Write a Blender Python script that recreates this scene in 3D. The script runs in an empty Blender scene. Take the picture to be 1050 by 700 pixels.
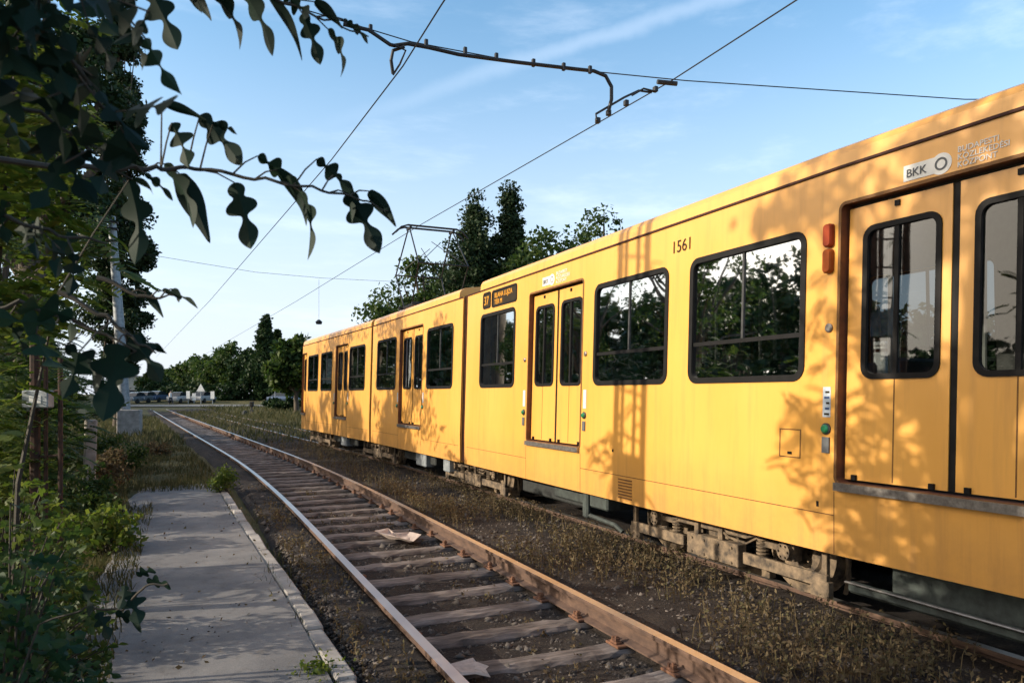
import bpy, math, random
import numpy as np
from mathutils import Vector, Matrix
rnd = random.Random(11)
nr = np.random.default_rng(5)
S = bpy.context.scene
COL = S.collection
R = math.radians

# ------------------------------------------------------------------ camera frame
FPX = 758.0
YAW = math.atan(337 / FPX)
EYE = 1.627
CR = (math.cos(YAW), -math.sin(YAW)); CF = (math.sin(YAW), math.cos(YAW))
def at(px, py, d):
    """point of the place seen at photograph pixel (px, py), d metres away along the view axis"""
    a = (px - 525) / FPX
    return Vector(((CR[0]*a + CF[0])*d, (CR[1]*a + CF[1])*d, EYE + (404-py)/FPX*d))
def depth_of(x, y): return x*CF[0] + y*CF[1]

cam = bpy.data.cameras.new('camera'); camo = bpy.data.objects.new('camera', cam); COL.objects.link(camo)
camo.location = (0, 0, EYE); camo.rotation_euler = (R(90), 0, -YAW)
cam.sensor_width = 36; cam.lens = FPX/1050*36; cam.shift_y = 54/1050; cam.clip_start = .05; cam.clip_end = 3000
cam.dof.use_dof = True; cam.dof.focus_distance = 8; cam.dof.aperture_fstop = 7
S.camera = camo

# ------------------------------------------------------------------ node helpers
def mat(name):
    m = bpy.data.materials.new(name); m.use_nodes = True
    nt = m.node_tree; nt.nodes.clear()
    out = nt.nodes.new('ShaderNodeOutputMaterial')
    return m, nt, out
def N(nt, t, **kw):
    n = nt.nodes.new('ShaderNode' + t)
    for k, v in kw.items():
        if k.startswith('i_'):
            key = k[2:]
            n.inputs[int(key) if key.isdigit() else key.replace('_', ' ')].default_value = v
        else: setattr(n, k, v)
    return n
def L(nt, a, b): nt.links.new(a, b)
def ramp(nt, fac, stops):
    r = N(nt, 'ValToRGB'); e = r.color_ramp.elements
    while len(e) < len(stops): e.new(.5)
    for el, (p, c) in zip(e, stops):
        el.position = p; el.color = (*c, 1) if len(c) == 3 else c
    L(nt, fac, r.inputs[0]); return r
def noise(nt, scale, detail=4, rough=.55, vec=None):
    n = N(nt, 'TexNoise'); n.inputs['Scale'].default_value = scale; n.inputs['Detail'].default_value = detail
    n.inputs['Roughness'].default_value = rough
    if vec is not None: L(nt, vec, n.inputs['Vector'])
    return n
def mapped(nt, scale=(1, 1, 1)):
    g = N(nt, 'NewGeometry'); m = N(nt, 'Mapping'); m.inputs['Scale'].default_value = scale
    L(nt, g.outputs['Position'], m.inputs['Vector']); return m.outputs[0]
def objmapped(nt, scale=(1, 1, 1)):
    g = N(nt, 'TexCoord'); m = N(nt, 'Mapping'); m.inputs['Scale'].default_value = scale
    L(nt, g.outputs['Object'], m.inputs['Vector']); return m.outputs[0]
def bump(nt, h, strength, dist, bsdf):
    b = N(nt, 'Bump'); b.inputs['Strength'].default_value = strength; b.inputs['Distance'].default_value = dist
    L(nt, h, b.inputs['Height']); L(nt, b.outputs[0], bsdf.inputs['Normal'])

def simple(name, c1, c2=None, rough=.7, metal=0, scale=12, bstr=0, bdist=.01, stretch=(1, 1, 1), coat=0, spec=.5):
    m, nt, out = mat(name); b = N(nt, 'BsdfPrincipled')
    b.inputs['Roughness'].default_value = rough; b.inputs['Metallic'].default_value = metal
    b.inputs['Coat Weight'].default_value = coat; b.inputs['Specular IOR Level'].default_value = spec
    c2 = c2 or tuple(x*.75 for x in c1)
    n = noise(nt, scale, 6, .6, mapped(nt, stretch))
    r = ramp(nt, n.outputs[0], [(.35, c2), (.65, c1)])
    L(nt, r.outputs[0], b.inputs['Base Color'])
    if bstr: bump(nt, n.outputs[0], bstr, bdist, b)
    L(nt, b.outputs[0], out.inputs[0]); return m

def leafmat(name, cols, trans=.25, rough=.5):
    m, nt, out = mat(name); b = N(nt, 'BsdfPrincipled'); b.inputs['Roughness'].default_value = rough
    b.inputs['Specular IOR Level'].default_value = .14
    g = N(nt, 'NewGeometry'); n = noise(nt, .9, 3, .6, mapped(nt))
    mx = N(nt, 'Math', operation='ADD'); mul = N(nt, 'Math', operation='MULTIPLY', i_1=.62)
    L(nt, g.outputs['Random Per Island'], mul.inputs[0]); sb = N(nt, 'Math', operation='MULTIPLY', i_1=.38)
    L(nt, n.outputs[0], sb.inputs[0]); L(nt, mul.outputs[0], mx.inputs[0]); L(nt, sb.outputs[0], mx.inputs[1])
    r = ramp(nt, mx.outputs[0], [(i/(len(cols)-1)*.9+.05, c) for i, c in enumerate(cols)])
    L(nt, r.outputs[0], b.inputs['Base Color'])
    t = N(nt, 'BsdfTranslucent'); hs = N(nt, 'HueSaturation', i_Saturation=1.15, i_Value=1.5)
    L(nt, r.outputs[0], hs.inputs['Color']); L(nt, hs.outputs[0], t.inputs[0])
    x = N(nt, 'MixShader', i_0=trans); L(nt, b.outputs[0], x.inputs[1]); L(nt, t.outputs[0], x.inputs[2])
    L(nt, x.outputs[0], out.inputs[0]); return m

M = {}
M['leaf_dark'] = leafmat('leaf_dark', [(0.009, 0.024, 0.0105), (0.0225, 0.0435, 0.015), (0.0413, 0.0638, 0.0225)], .15)
M['leaf_mid'] = leafmat('leaf_mid', [(0.0187, 0.0425, 0.0136), (0.0425, 0.0723, 0.0204), (0.085, 0.1105, 0.0298)], .3)
M['leaf_bright'] = leafmat('leaf_bright', [(.04, .075, .016), (.085, .12, .028), (.16, .17, .045)], .42)
M['leaf_poplar'] = leafmat('leaf_poplar', [(0.0135, 0.03, 0.0135), (0.0263, 0.045, 0.0188), (0.045, 0.0638, 0.0263)], .15)
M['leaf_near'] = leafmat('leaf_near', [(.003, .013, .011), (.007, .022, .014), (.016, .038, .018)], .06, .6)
M['leaf_bramble'] = leafmat('leaf_bramble', [(.01, .034, .018), (.022, .055, .024), (.06, .1, .034)], .25, .5)
M['grass'] = leafmat('grass', [(.03, .04, .016), (.06, .062, .028), (.13, .105, .055)], .3, .7)
M['dry_weed'] = leafmat('dry_weed', [(.05, .037, .024), (.09, .063, .036), (.15, .115, .065), (.06, .07, .028)], .2, .8)
M['bark'] = simple('bark', (.11, .085, .06), (.045, .035, .028), .9, scale=9, bstr=.6, bdist=.03, stretch=(1, 1, .25))
M['twig'] = simple('twig', (.05, .04, .028), (.025, .022, .016), .8, scale=30)
M['black_rubber'] = simple('black_rubber', (.009, .008, .009), (.005, .005, .005), .6, spec=.18)
M['jamb_brown'] = simple('jamb_brown', (.16, .05, .02), (.09, .03, .015), .6)  # dark brown of the door reveals
M['seam'] = simple('seam', (.2, .085, .015), (.12, .05, .012), .7)
M['gutter'] = simple('gutter', (.07, .02, .012), (.035, .012, .01), .6, spec=.2)
M['bellows'] = simple('bellows', (.1, .04, .02), (.05, .02, .012), .8, spec=.2)
M['dark_steel'] = simple('dark_steel', (.05, .052, .055), (.022, .023, .025), .6, .3)
M['wire'] = simple('wire', (.03, .032, .036), (.02, .02, .022), .5, .4)
M['sill_metal'] = simple('sill_metal', (.3, .28, .26), (.17, .15, .14), .4, .7, scale=30)
M['bogie_dust'] = simple('bogie_dust', (.25, .18, .115), (.05, .04, .032), .9, scale=11, bstr=.25, bdist=.004)
M['under_dark'] = simple('under_dark', (.03, .035, .034), (.014, .015, .016), .8)
M['under_green'] = simple('under_green', (.055, .07, .065), (.025, .03, .03), .75)
M['rust_dark'] = simple('rust_dark', (.075, .035, .022), (.03, .02, .016), .9, scale=22)
M['rust'] = simple('rust', (.2, .09, .045), (.08, .035, .022), .85, scale=22, bstr=.3, bdist=.004)
M['galv'] = simple('galv', (.33, .36, .38), (.2, .22, .24), .55, .3, scale=9)
M['concrete'] = simple('concrete', (.36, .335, .31), (.22, .2, .185), .92, scale=5, bstr=.4, bdist=.01)
M['white_paint'] = simple('white_paint', (.78, .77, .74), (.6, .58, .55), .6, scale=5)
M['lining'] = simple('lining', (.3, .28, .25), (.24, .22, .2), .6)
M['floor_vinyl'] = simple('floor_vinyl', (.06, .055, .05), (.04, .04, .036), .7)
M['seat_blue'] = simple('seat_blue', (.03, .04, .07), (.018, .022, .04), .6)
M['rail_yellow'] = simple('rail_yellow', (.72, .7, .62), (.62, .6, .54), .35, .1)
M['print_dark'] = simple('print_dark', (.028, .018, .008), (.02, .014, .006), .6, spec=.2)
M['print_grey'] = simple('print_grey', (.1, .105, .115), (.08, .085, .09), .6)
M['print_white'] = simple('print_white', (.8, .78, .74), (.74, .72, .68), .45)
M['sticker'] = simple('sticker', (.5, .56, .62), (.4, .46, .52), .5, scale=60)
M['print_blue'] = simple('print_blue', (.03, .07, .2), (.02, .05, .15), .5)
M['lamp_red'] = simple('lamp_red', (.3, .045, .012), (.22, .03, .01), .45, spec=.15)
M['lamp_amber'] = simple('lamp_amber', (.34, .075, .012), (.26, .055, .01), .45, spec=.15)
M['button_green'] = simple('button_green', (.02, .22, .09), (.015, .17, .07), .3, coat=.5)
M['roof_tile'] = simple('roof_tile', (.24, .17, .12), (.16, .11, .08), .9)
M['render_wall'] = simple('render_wall', (.5, .45, .37), (.4, .36, .3), .9)
M['litter'] = simple('litter', (.45, .36, .32), (.33, .27, .24), .85, scale=20)
M['tyre'] = simple('tyre', (.02, .02, .02), None, .85)
M['car_silver'] = simple('car_silver', (.2, .22, .25), (.18, .2, .23), .3, .4, coat=.5)
M['car_white'] = simple('car_white', (.42, .42, .42), (.38, .38, .38), .3, 0, coat=.5)
M['car_blue'] = simple('car_blue', (.08, .12, .2), (.07, .1, .17), .3, .2, coat=.5)
M['car_glass'] = simple('car_glass', (.02, .025, .03), None, .08)
M['skin'] = simple('skin', (.5, .33, .25), None, .6)
M['cloth_dark'] = simple('cloth_dark', (.03, .035, .05), None, .9)
M['cloth_white'] = simple('cloth_white', (.7, .69, .68), None, .9)

def tram_paint(name='tram_yellow', dirt=True):
    m, nt, out = mat(name); b = N(nt, 'BsdfPrincipled')
    b.inputs['Roughness'].default_value = .38; b.inputs['Coat Weight'].default_value = .25; b.inputs['Coat Roughness'].default_value = .2
    n1 = noise(nt, 1.3, 5, .6, mapped(nt, (1, 1, .5))); r1 = ramp(nt, n1.outputs[0], [(.3, (.74, .355, .068)), (.7, (.82, .41, .09))])
    # streaks of road dirt, running down the panels
    n2 = noise(nt, 9, 5, .65, mapped(nt, (1, 1, .07)))
    g = N(nt, 'NewGeometry'); sx = N(nt, 'SeparateXYZ'); L(nt, g.outputs['Position'], sx.inputs[0])
    mr = N(nt, 'MapRange'); mr.inputs[1].default_value = 1.15; mr.inputs[2].default_value = .45; mr.inputs[3].default_value = .0; mr.inputs[4].default_value = .75
    L(nt, sx.outputs[2], mr.inputs[0])
    st = N(nt, 'MapRange'); st.inputs[1].default_value = .5; st.inputs[2].default_value = .85; st.inputs[3].default_value = .02; st.inputs[4].default_value = .42
    L(nt, n2.outputs[0], st.inputs[0])
    n3 = noise(nt, 4, 6, .7, mapped(nt))
    mm = N(nt, 'Math', operation='MULTIPLY'); L(nt, mr.outputs[0], mm.inputs[0]); L(nt, n3.outputs[0], mm.inputs[1])
    ad = N(nt, 'Math', operation='ADD', use_clamp=True); L(nt, st.outputs[0], ad.inputs[0]); L(nt, mm.outputs[0], ad.inputs[1])
    mx = N(nt, 'MixRGB', i_2=(.3, .15, .05, 1)); L(nt, ad.outputs[0], mx.inputs[0]); L(nt, r1.outputs[0], mx.inputs[1])
    L(nt, mx.outputs[0], b.inputs['Base Color'])
    rr = N(nt, 'MapRange'); rr.inputs[3].default_value = .32; rr.inputs[4].default_value = .7; L(nt, ad.outputs[0], rr.inputs[0]); L(nt, rr.outputs[0], b.inputs['Roughness'])
    n4 = noise(nt, 1.6, 2, .5, mapped(nt)); bump(nt, n4.outputs[0], .12, .02, b)
    L(nt, b.outputs[0], out.inputs[0]); return m
M['tram_yellow'] = tram_paint()

def glass():
    m, nt, out = mat('window_glass')
    gl = N(nt, 'BsdfGlossy'); gl.inputs['Roughness'].default_value = .02; gl.inputs['Color'].default_value = (.9, .93, .95, 1)
    tr = N(nt, 'BsdfTransparent'); tr.inputs['Color'].default_value = (.38, .41, .42, 1)
    fr = N(nt, 'Fresnel'); fr.inputs['IOR'].default_value = 1.5
    n4 = noise(nt, 1.1, 2, .5, mapped(nt)); b = N(nt, 'Bump'); b.inputs['Strength'].default_value = .05; b.inputs['Distance'].default_value = .05
    L(nt, n4.outputs[0], b.inputs['Height']); L(nt, b.outputs[0], gl.inputs['Normal'])
    ad = N(nt, 'Math', operation='MULTIPLY_ADD', i_1=.75, i_2=.03, use_clamp=True); L(nt, fr.outputs[0], ad.inputs[0])
    x = N(nt, 'MixShader'); L(nt, ad.outputs[0], x.inputs[0]); L(nt, tr.outputs[0], x.inputs[1]); L(nt, gl.outputs[0], x.inputs[2])
    L(nt, x.outputs[0], out.inputs[0]); return m
M['glass'] = glass()

def led():
    m, nt, out = mat('amber_led'); e = N(nt, 'Emission'); e.inputs[0].default_value = (1, .42, .06, 1); e.inputs[1].default_value = .55
    L(nt, e.outputs[0], out.inputs[0]); return m
M['led'] = led()

def rail_mat():
    m, nt, out = mat('rail_steel'); b = N(nt, 'BsdfPrincipled')
    g = N(nt, 'NewGeometry'); sx = N(nt, 'SeparateXYZ'); L(nt, g.outputs['Normal'], sx.inputs[0])
    sp = N(nt, 'SeparateXYZ'); L(nt, g.outputs['Position'], sp.inputs[0])
    top = N(nt, 'Math', operation='GREATER_THAN', i_1=.8); L(nt, sx.outputs[2], top.inputs[0])
    hi = N(nt, 'Math', operation='GREATER_THAN', i_1=-.02); L(nt, sp.outputs[2], hi.inputs[0])
    mu = N(nt, 'Math', operation='MULTIPLY'); L(nt, top.outputs[0], mu.inputs[0]); L(nt, hi.outputs[0], mu.inputs[1])
    n = noise(nt, 14, 6, .65, mapped(nt, (1, .4, 1))); r = ramp(nt, n.outputs[0], [(.3, (.05, .03, .024)), (.7, (.15, .088, .06))])
    c = N(nt, 'MixRGB', i_2=(.5, .48, .47, 1)); L(nt, mu.outputs[0], c.inputs[0]); L(nt, r.outputs[0], c.inputs[1])
    L(nt, c.outputs[0], b.inputs['Base Color'])
    mt = N(nt, 'Math', operation='MULTIPLY', i_1=.85); L(nt, mu.outputs[0], mt.inputs[0]); L(nt, mt.outputs[0], b.inputs['Metallic'])
    ro = N(nt, 'MapRange', i_3=.85, i_4=.33); L(nt, mu.outputs[0], ro.inputs[0]); L(nt, ro.outputs[0], b.inputs['Roughness'])
    bump(nt, n.outputs[0], .2, .004, b); L(nt, b.outputs[0], out.inputs[0]); return m
M['rail'] = rail_mat()

def wood():
    m, nt, out = mat('sleeper_wood'); b = N(nt, 'BsdfPrincipled'); b.inputs['Roughness'].default_value = .9
    n = noise(nt, 10, 7, .65, mapped(nt, (.35, 3, 1))); n2 = noise(nt, 2.2, 4, .6, mapped(nt))
    r = ramp(nt, n.outputs[0], [(.3, (.06, .05, .048)), (.5, (.16, .134, .125)), (.72, (.29, .245, .225))])
    r2 = ramp(nt, n2.outputs[0], [(.36, (.5, .46, .44)), (.6, (1, 1, 1))])
    c = N(nt, 'MixRGB', blend_type='MULTIPLY', i_0=1.); L(nt, r.outputs[0], c.inputs[1]); L(nt, r2.outputs[0], c.inputs[2])
    L(nt, c.outputs[0], b.inputs['Base Color']); bump(nt, n.outputs[0], .7, .012, b); L(nt, b.outputs[0], out.inputs[0]); return m
M['wood'] = wood()

def asphalt():
    m, nt, out = mat('path_asphalt'); b = N(nt, 'BsdfPrincipled'); b.inputs['Roughness'].default_value = .85
    v = mapped(nt); n = noise(nt, 1.6, 6, .65, v); n2 = noise(nt, 160, 3, .7, v); n3 = noise(nt, 7, 8, .7, v)
    r = ramp(nt, n.outputs[0], [(.3, (.12, .12, .126)), (.5, (.19, .185, .185)), (.7, (.26, .25, .242))])
    r2 = ramp(nt, n2.outputs[0], [(.35, (.55, .55, .55)), (.7, (1.25, 1.2, 1.15))])
    c = N(nt, 'MixRGB', blend_type='MULTIPLY', i_0=.8); L(nt, r.outputs[0], c.inputs[1]); L(nt, r2.outputs[0], c.inputs[2])
    r3 = ramp(nt, n3.outputs[0], [(.54, (0, 0, 0)), (.7, (1, 1, 1))])
    c2 = N(nt, 'MixRGB', i_2=(.05, .043, .037, 1)); sc = N(nt, 'Math', operation='MULTIPLY', i_1=.55); L(nt, r3.outputs[0], sc.inputs[0])
    L(nt, sc.outputs[0], c2.inputs[0]); L(nt, c.outputs[0], c2.inputs[1]); 
    L(nt, c2.outputs[0], b.inputs['Base Color'])
    bump(nt, n2.outputs[0], .5, .006, b); L(nt, b.outputs[0], out.inputs[0]); return m
M['asphalt'] = asphalt()

def soil(name, cs, sc=3.):
    m, nt, out = mat(name); b = N(nt, 'BsdfPrincipled'); b.inputs['Roughness'].default_value = .95; b.inputs['Specular IOR Level'].default_value = .2
    v = mapped(nt); n = noise(nt, sc, 8, .7, v); n2 = noise(nt, 45, 5, .75, v)
    r = ramp(nt, n.outputs[0], [(.3+.4*i/(len(cs)-1), c) for i, c in enumerate(cs)])
    r2 = ramp(nt, n2.outputs[0], [(.32, (.4, .4, .4)), (.68, (1.5, 1.45, 1.4))])
    c = N(nt, 'MixRGB', blend_type='MULTIPLY', i_0=1.); L(nt, r.outputs[0], c.inputs[1]); L(nt, r2.outputs[0], c.inputs[2])
    L(nt, c.outputs[0], b.inputs['Base Color']); bump(nt, n2.outputs[0], .9, .03, b); L(nt, b.outputs[0], out.inputs[0]); return m
M['soil'] = soil('trackbed_soil', [(.022, .019, .02), (.037, .031, .029), (.066, .054, .046)])
M['turf'] = soil('turf_soil', [(.06, .062, .026), (.09, .085, .035), (.15, .12, .06)], .7)
M['stone'] = leafmat('ballast_stone', [(.035, .03, .03), (.065, .055, .05), (.11, .095, .085), (.2, .17, .15)], 0., .9)
M['road'] = simple('road_asphalt', (.17, .165, .16), (.12, .118, .115), .9, scale=2)

# ------------------------------------------------------------------ mesh helpers
class MB:
    def __init__(s): s.v = []; s.f = []
    def face(s, pts):
        i = len(s.v); s.v += [tuple(p) for p in pts]; s.f.append(tuple(range(i, i+len(pts))))
    def grid(s, rows, close=False):
        i = len(s.v); n = len(rows[0])
        for r in rows: s.v += [tuple(p) for p in r]
        for a in range(len(rows)-1):
            for b in range(n if close else n-1):
                c = (b+1) % n
                s.f.append((i+a*n+b, i+a*n+c, i+(a+1)*n+c, i+(a+1)*n+b))
    def box(s, lo, hi, bev=0, T=None):
        x0, y0, z0 = lo; x1, y1, z1 = hi
        if bev <= 0:
            p = [(x0,y0,z0),(x1,y0,z0),(x1,y1,z0),(x0,y1,z0),(x0,y0,z1),(x1,y0,z1),(x1,y1,z1),(x0,y1,z1)]
            f = [(0,3,2,1),(4,5,6,7),(0,1,5,4),(1,2,6,5),(2,3,7,6),(3,0,4,7)]
        else:
            e = min(bev, (x1-x0)*.45, (y1-y0)*.45, (z1-z0)*.45); p = []; f = []
            def ring(i, z): return [(x0+i,y0+e if 0 else y0+i,z)] 
            def oct_(i, z):
                return [(x0+e,y0+i,z),(x1-e,y0+i,z),(x1-i,y0+e,z),(x1-i,y1-e,z),(x1-e,y1-i,z),(x0+e,y1-i,z),(x0+i,y1-e,z),(x0+i,y0+e,z)]
            for i, z in ((e*.999,z0),(0,z0+e),(0,z1-e),(e*.999,z1)): p += oct_(i, z)
            for a in range(3):
                for b in range(8):
                    c = (b+1) % 8; f.append((a*8+b, a*8+c, a*8+8+c, a*8+8+b))
            f.append(tuple(range(7,-1,-1))); f.append(tuple(range(24,32)))
        if T is not None: p = [tuple(T @ Vector(q)) for q in p]
        i = len(s.v); s.v += p; s.f += [tuple(i+k for k in q) for q in f]
    def tube(s, pts, rad, n=8, cap=True):
        pts = [Vector(p) for p in pts]
        if not hasattr(rad, '__len__'): rad = [rad]*len(pts)
        rows = []; up = None
        for i, p in enumerate(pts):
            t = (pts[min(i+1, len(pts)-1)] - pts[max(i-1, 0)]).normalized()
            if up is None: up = t.orthogonal().normalized()
            up = (up - t*up.dot(t)); up = up.normalized() if up.length > 1e-6 else t.orthogonal().normalized()
            w = t.cross(up)
            rows.append([p + (up*math.cos(2*math.pi*k/n) + w*math.sin(2*math.pi*k/n))*rad[i] for k in range(n)])
        s.grid(rows, True)
        if cap: s.face(rows[0][::-1]); s.face(rows[-1])
    def cyl(s, c, axis, r, h, n=24):
        c = Vector(c); a = Vector(axis).normalized(); s.tube([c-a*h/2, c+a*h/2], r, n)
    def extrude(s, prof, path, cap=True, close=True):
        """prof: list of (a,b); path: list of (origin, right, up)"""
        rows = [[o + r*a + u*b for a, b in prof] for o, r, u in path]
        s.grid(rows, close)
        if cap: s.face(rows[0][::-1]); s.face(rows[-1])
    def build(s, name, m, parent=None, smooth=False, rel=True):
        me = bpy.data.meshes.new(name)
        off = wloc(parent) if (parent is not None and rel) else Vector((0, 0, 0))
        v = [(p[0]-off.x, p[1]-off.y, p[2]-off.z) for p in s.v]
        me.from_pydata(v, [], s.f); me.materials.append(M[m] if isinstance(m, str) else m)
        if smooth: me.shade_smooth()
        me.update()
        o = bpy.data.objects.new(name, me); COL.objects.link(o)
        if parent is not None: o.parent = parent
        return o
def wloc(o):
    v = Vector((0, 0, 0))
    while o is not None: v = v + o.location; o = o.parent
    return v
def npmesh(name, V, nper, m, parent=None, faces=None, smooth=False):
    """V: (n, nper, 3) array of separate polygons (or groups with a local face list)"""
    n = V.shape[0]; me = bpy.data.meshes.new(name)
    off = np.array(wloc(parent)) if parent is not None else np.zeros(3)
    P = (V - off).reshape(-1, 3).astype(np.float32)
    if faces is None: faces = [tuple(range(nper))]
    me.vertices.add(len(P)); me.vertices.foreach_set('co', P.ravel())
    loops = np.concatenate([np.array(f) for f in faces]); sizes = np.array([len(f) for f in faces])
    base = np.arange(n)[:, None]*nper
    li = (base + loops[None, :]).ravel(); tot = np.tile(sizes, n); st = np.concatenate([[0], np.cumsum(tot)[:-1]])
    me.loops.add(len(li)); me.loops.foreach_set('vertex_index', li.astype(np.int32))
    me.polygons.add(len(tot)); me.polygons.foreach_set('loop_start', st.astype(np.int32))
    if smooth: me.polygons.foreach_set('use_smooth', np.ones(len(tot), bool))
    me.update(calc_edges=True); me.validate()
    me.materials.append(M[m] if isinstance(m, str) else m)
    o = bpy.data.objects.new(name, me); COL.objects.link(o)
    if parent is not None: o.parent = parent
    return o
def tag(o, label=None, cat=None, group=None, kind=None):
    if label: o['label'] = label
    if cat: o['category'] = cat
    if group: o['group'] = group
    if kind: o['kind'] = kind
    return o
def thing(name, loc, label, cat, group=None):
    o = bpy.data.objects.new(name, None); COL.objects.link(o); o.location = loc; o.empty_display_size = .2
    return tag(o, label, cat, group)
def copy_tree(o, parent=None):
    c = o.copy(); COL.objects.link(c)
    if parent is not None: c.parent = parent
    for ch in list(o.children): copy_tree(ch, c)
    return c
def smoothstep(a, b, x):
    t = min(1, max(0, (x-a)/(b-a))); return t*t*(3-2*t)

# ------------------------------------------------------------------ track geometry
def bend(y, a=10., ln=12., rr=187.):
    if y < a: return 0.
    if y < a+ln: return -(y-a)**2/(2*rr)
    return -(ln*ln/(2*rr) + (y-a-ln)*ln/rr)
NEAR_X, TRAM_X = 2.19, 5.48
def tpt(x0, y, z=0.): return Vector((x0+bend(y), y, z))
def tdir(y):
    d = Vector((bend(y+.05)-bend(y-.05), .1, 0)); return d.normalized()
ys_track = [-8+i*1.0 for i in range(18)] + [10+i*.8 for i in range(16)] + [22.8+i*4 for i in range(19)]

def ground_z(x, y):
    d = depth_of(x, y)
    z = -.11
    # the line climbs a little towards the level crossing
    z += .16*smoothstep(55, 88, d) + .95*smoothstep(86, 118, d)
    xc = x - bend(y)
    # shallow trackbed, deeper between the rails of the near track
    z -= .2*smoothstep(.8, 1.25, xc)*(1-smoothstep(6.6, 7.6, xc))*(1-smoothstep(60, 85, d))
    z += .12*smoothstep(9, 16, xc)*(1-smoothstep(60, 90, d))
    return z
_nz = lambda x, y: .5*math.sin(x*3.1+y*1.7)+.3*math.sin(x*7.3-y*5.1)+.2*math.sin(x*13.7+y*11.9)
def ground_h(x, y):
    xc = x - bend(y); d = depth_of(x, y)
    amp = .02 if (.9 < xc < 8) else .035
    return ground_z(x, y) + amp*_nz(x, y)*(1 if d < 60 else .5)

# ground: one sheet out to the horizon, finer near the camera
def axis(lo, hi, fine_lo, fine_hi, step, grow=1.25):
    a = [fine_lo]; s = step
    while a[-1] < fine_hi: a.append(a[-1]+step)
    s = step
    while a[-1] < hi: s *= grow; a.append(a[-1]+s)
    s = step
    while a[0] > lo: s *= grow; a.insert(0, a[0]-s)
    return a
gx = axis(-900, 900, -6, 14, .25); gy = axis(-300, 1500, -2, 40, .35)
g = MB(); g.grid([[(x, y, ground_h(x, y)) for x in gx] for y in gy])
go = g.build('ground', 'turf', smooth=True); go['kind'] = 'structure'
# trackbed (dark soil) laid over the ground
bx = [.93+i*.16 for i in range(44)]
for rx in (NEAR_X-.75, NEAR_X+.75, TRAM_X-.75, TRAM_X+.75): bx = [q for q in bx if abs(q-rx) > .1]+[rx-.1, rx-.045, rx-.012, rx+.012, rx+.045, rx+.1]
bx.sort(); by = [-4+i*.2 for i in range(150)] + [26+i*1.2 for i in range(50)]
def bed_h(xo, y):
    x = xo+bend(y); c = xo-NEAR_X
    z = -.205+.135*(1-smoothstep(-.761, -.739, c))+.115*smoothstep(.739, .761, c)+.03*smoothstep(4.2, 4.7, xo)
    z += .012*_nz(x*1.3, y)*(.3 if abs(abs(c)-.75) < .12 else 1)
    if y < 30: z += .012*math.sin(xo*23+y*9)*math.sin(y*17-xo*5)*(0 if abs(abs(c)-.75) < .12 else 1)
    z += .16*smoothstep(55, 88, depth_of(x, y))
    z -= .12*smoothstep(7.0, 7.8, xo) + .1*(1-smoothstep(.93, 1.02, xo)); return z
g = MB(); g.grid([[(xo+bend(y), y, bed_h(xo, y)) for xo in bx] for y in by])
go = g.build('track_bed', 'soil', smooth=True); go['kind'] = 'structure'

# asphalt path with its kerb
def path_r(y): return .80 - .24*smoothstep(4, 15, y)
def path_l(y): return -.66 - .12*smoothstep(4, 15, y)
PY = [-6+i*.3 for i in range(71)]
PZ = -.05
g = MB(); rows = []
for y in PY:
    l, r = path_l(y)+.06*_nz(3, y*2), path_r(y)
    if y > 14.6: l += (y-14.6)*.25; r -= (y-14.6)*.15
    rows.append([(l+(r-l)*k/10, y, PZ + .012*_nz((l+(r-l)*k/10)*.6, y*.5) - (.03 if k in (0,) else 0)) for k in range(11)])
g.grid(rows)
front = [(p[0], p[1], -.3) for p in rows[-1]]; g.grid([rows[-1], front])
lft = [(r[0]) for r in rows]; g.grid([[(p[0], p[1], -.3) for p in lft], lft])
tag(g.build('path', 'asphalt', smooth=True), kind='structure')
g = MB(); y = -5.6
while y < 14.2:
    ln = 1.0 if rnd.random() < .8 else .5
    T = Matrix.Translation((path_r(y+ln/2)+.075, y+ln/2, PZ-.004+rnd.uniform(-.02, .012))) @ Matrix.Rotation(rnd.uniform(-.02, .02)+.02, 4, 'Z') @ Matrix.Rotation(rnd.uniform(-.06, .06), 4, 'Y')
    g.box((-.062, -ln/2+.008, -.3), (.062, ln/2-.008, .012), .016, T); y += ln
tag(g.build('path_kerb', 'concrete'), kind='structure')

# rails
prof = [(-.036, 0), (.036, 0), (.038, -.012), (.036, -.035), (.012, -.05), (.01, -.125), (.07, -.14), (.07, -.152), (-.07, -.152), (-.07, -.14), (-.01, -.125), (-.012, -.05), (-.036, -.035), (-.038, -.012)]
def rail(x0, label, y0=-8):
    g = MB(); path = []
    for y in [q for q in ys_track if q >= y0]:
        d = tdir(y); path.append((tpt(x0, y), Vector((d.y, -d.x, 0)), Vector((0, 0, 1))))
    g.extrude(prof, path); tag(g.build('rail', 'rail'), label, 'rail', 'rails of the two tram tracks')
rail(NEAR_X-.75, 'polished steel rail closest to the asphalt path, left rail of the empty track')
rail(NEAR_X+.75, 'rusty brown rail of the empty track, on its side nearer the tram')
rail(TRAM_X-.75, 'rusty rail under the path-facing wheels of the yellow tram')
rail(TRAM_X+.75, 'rail under the far-side wheels of the yellow tram')

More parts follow.
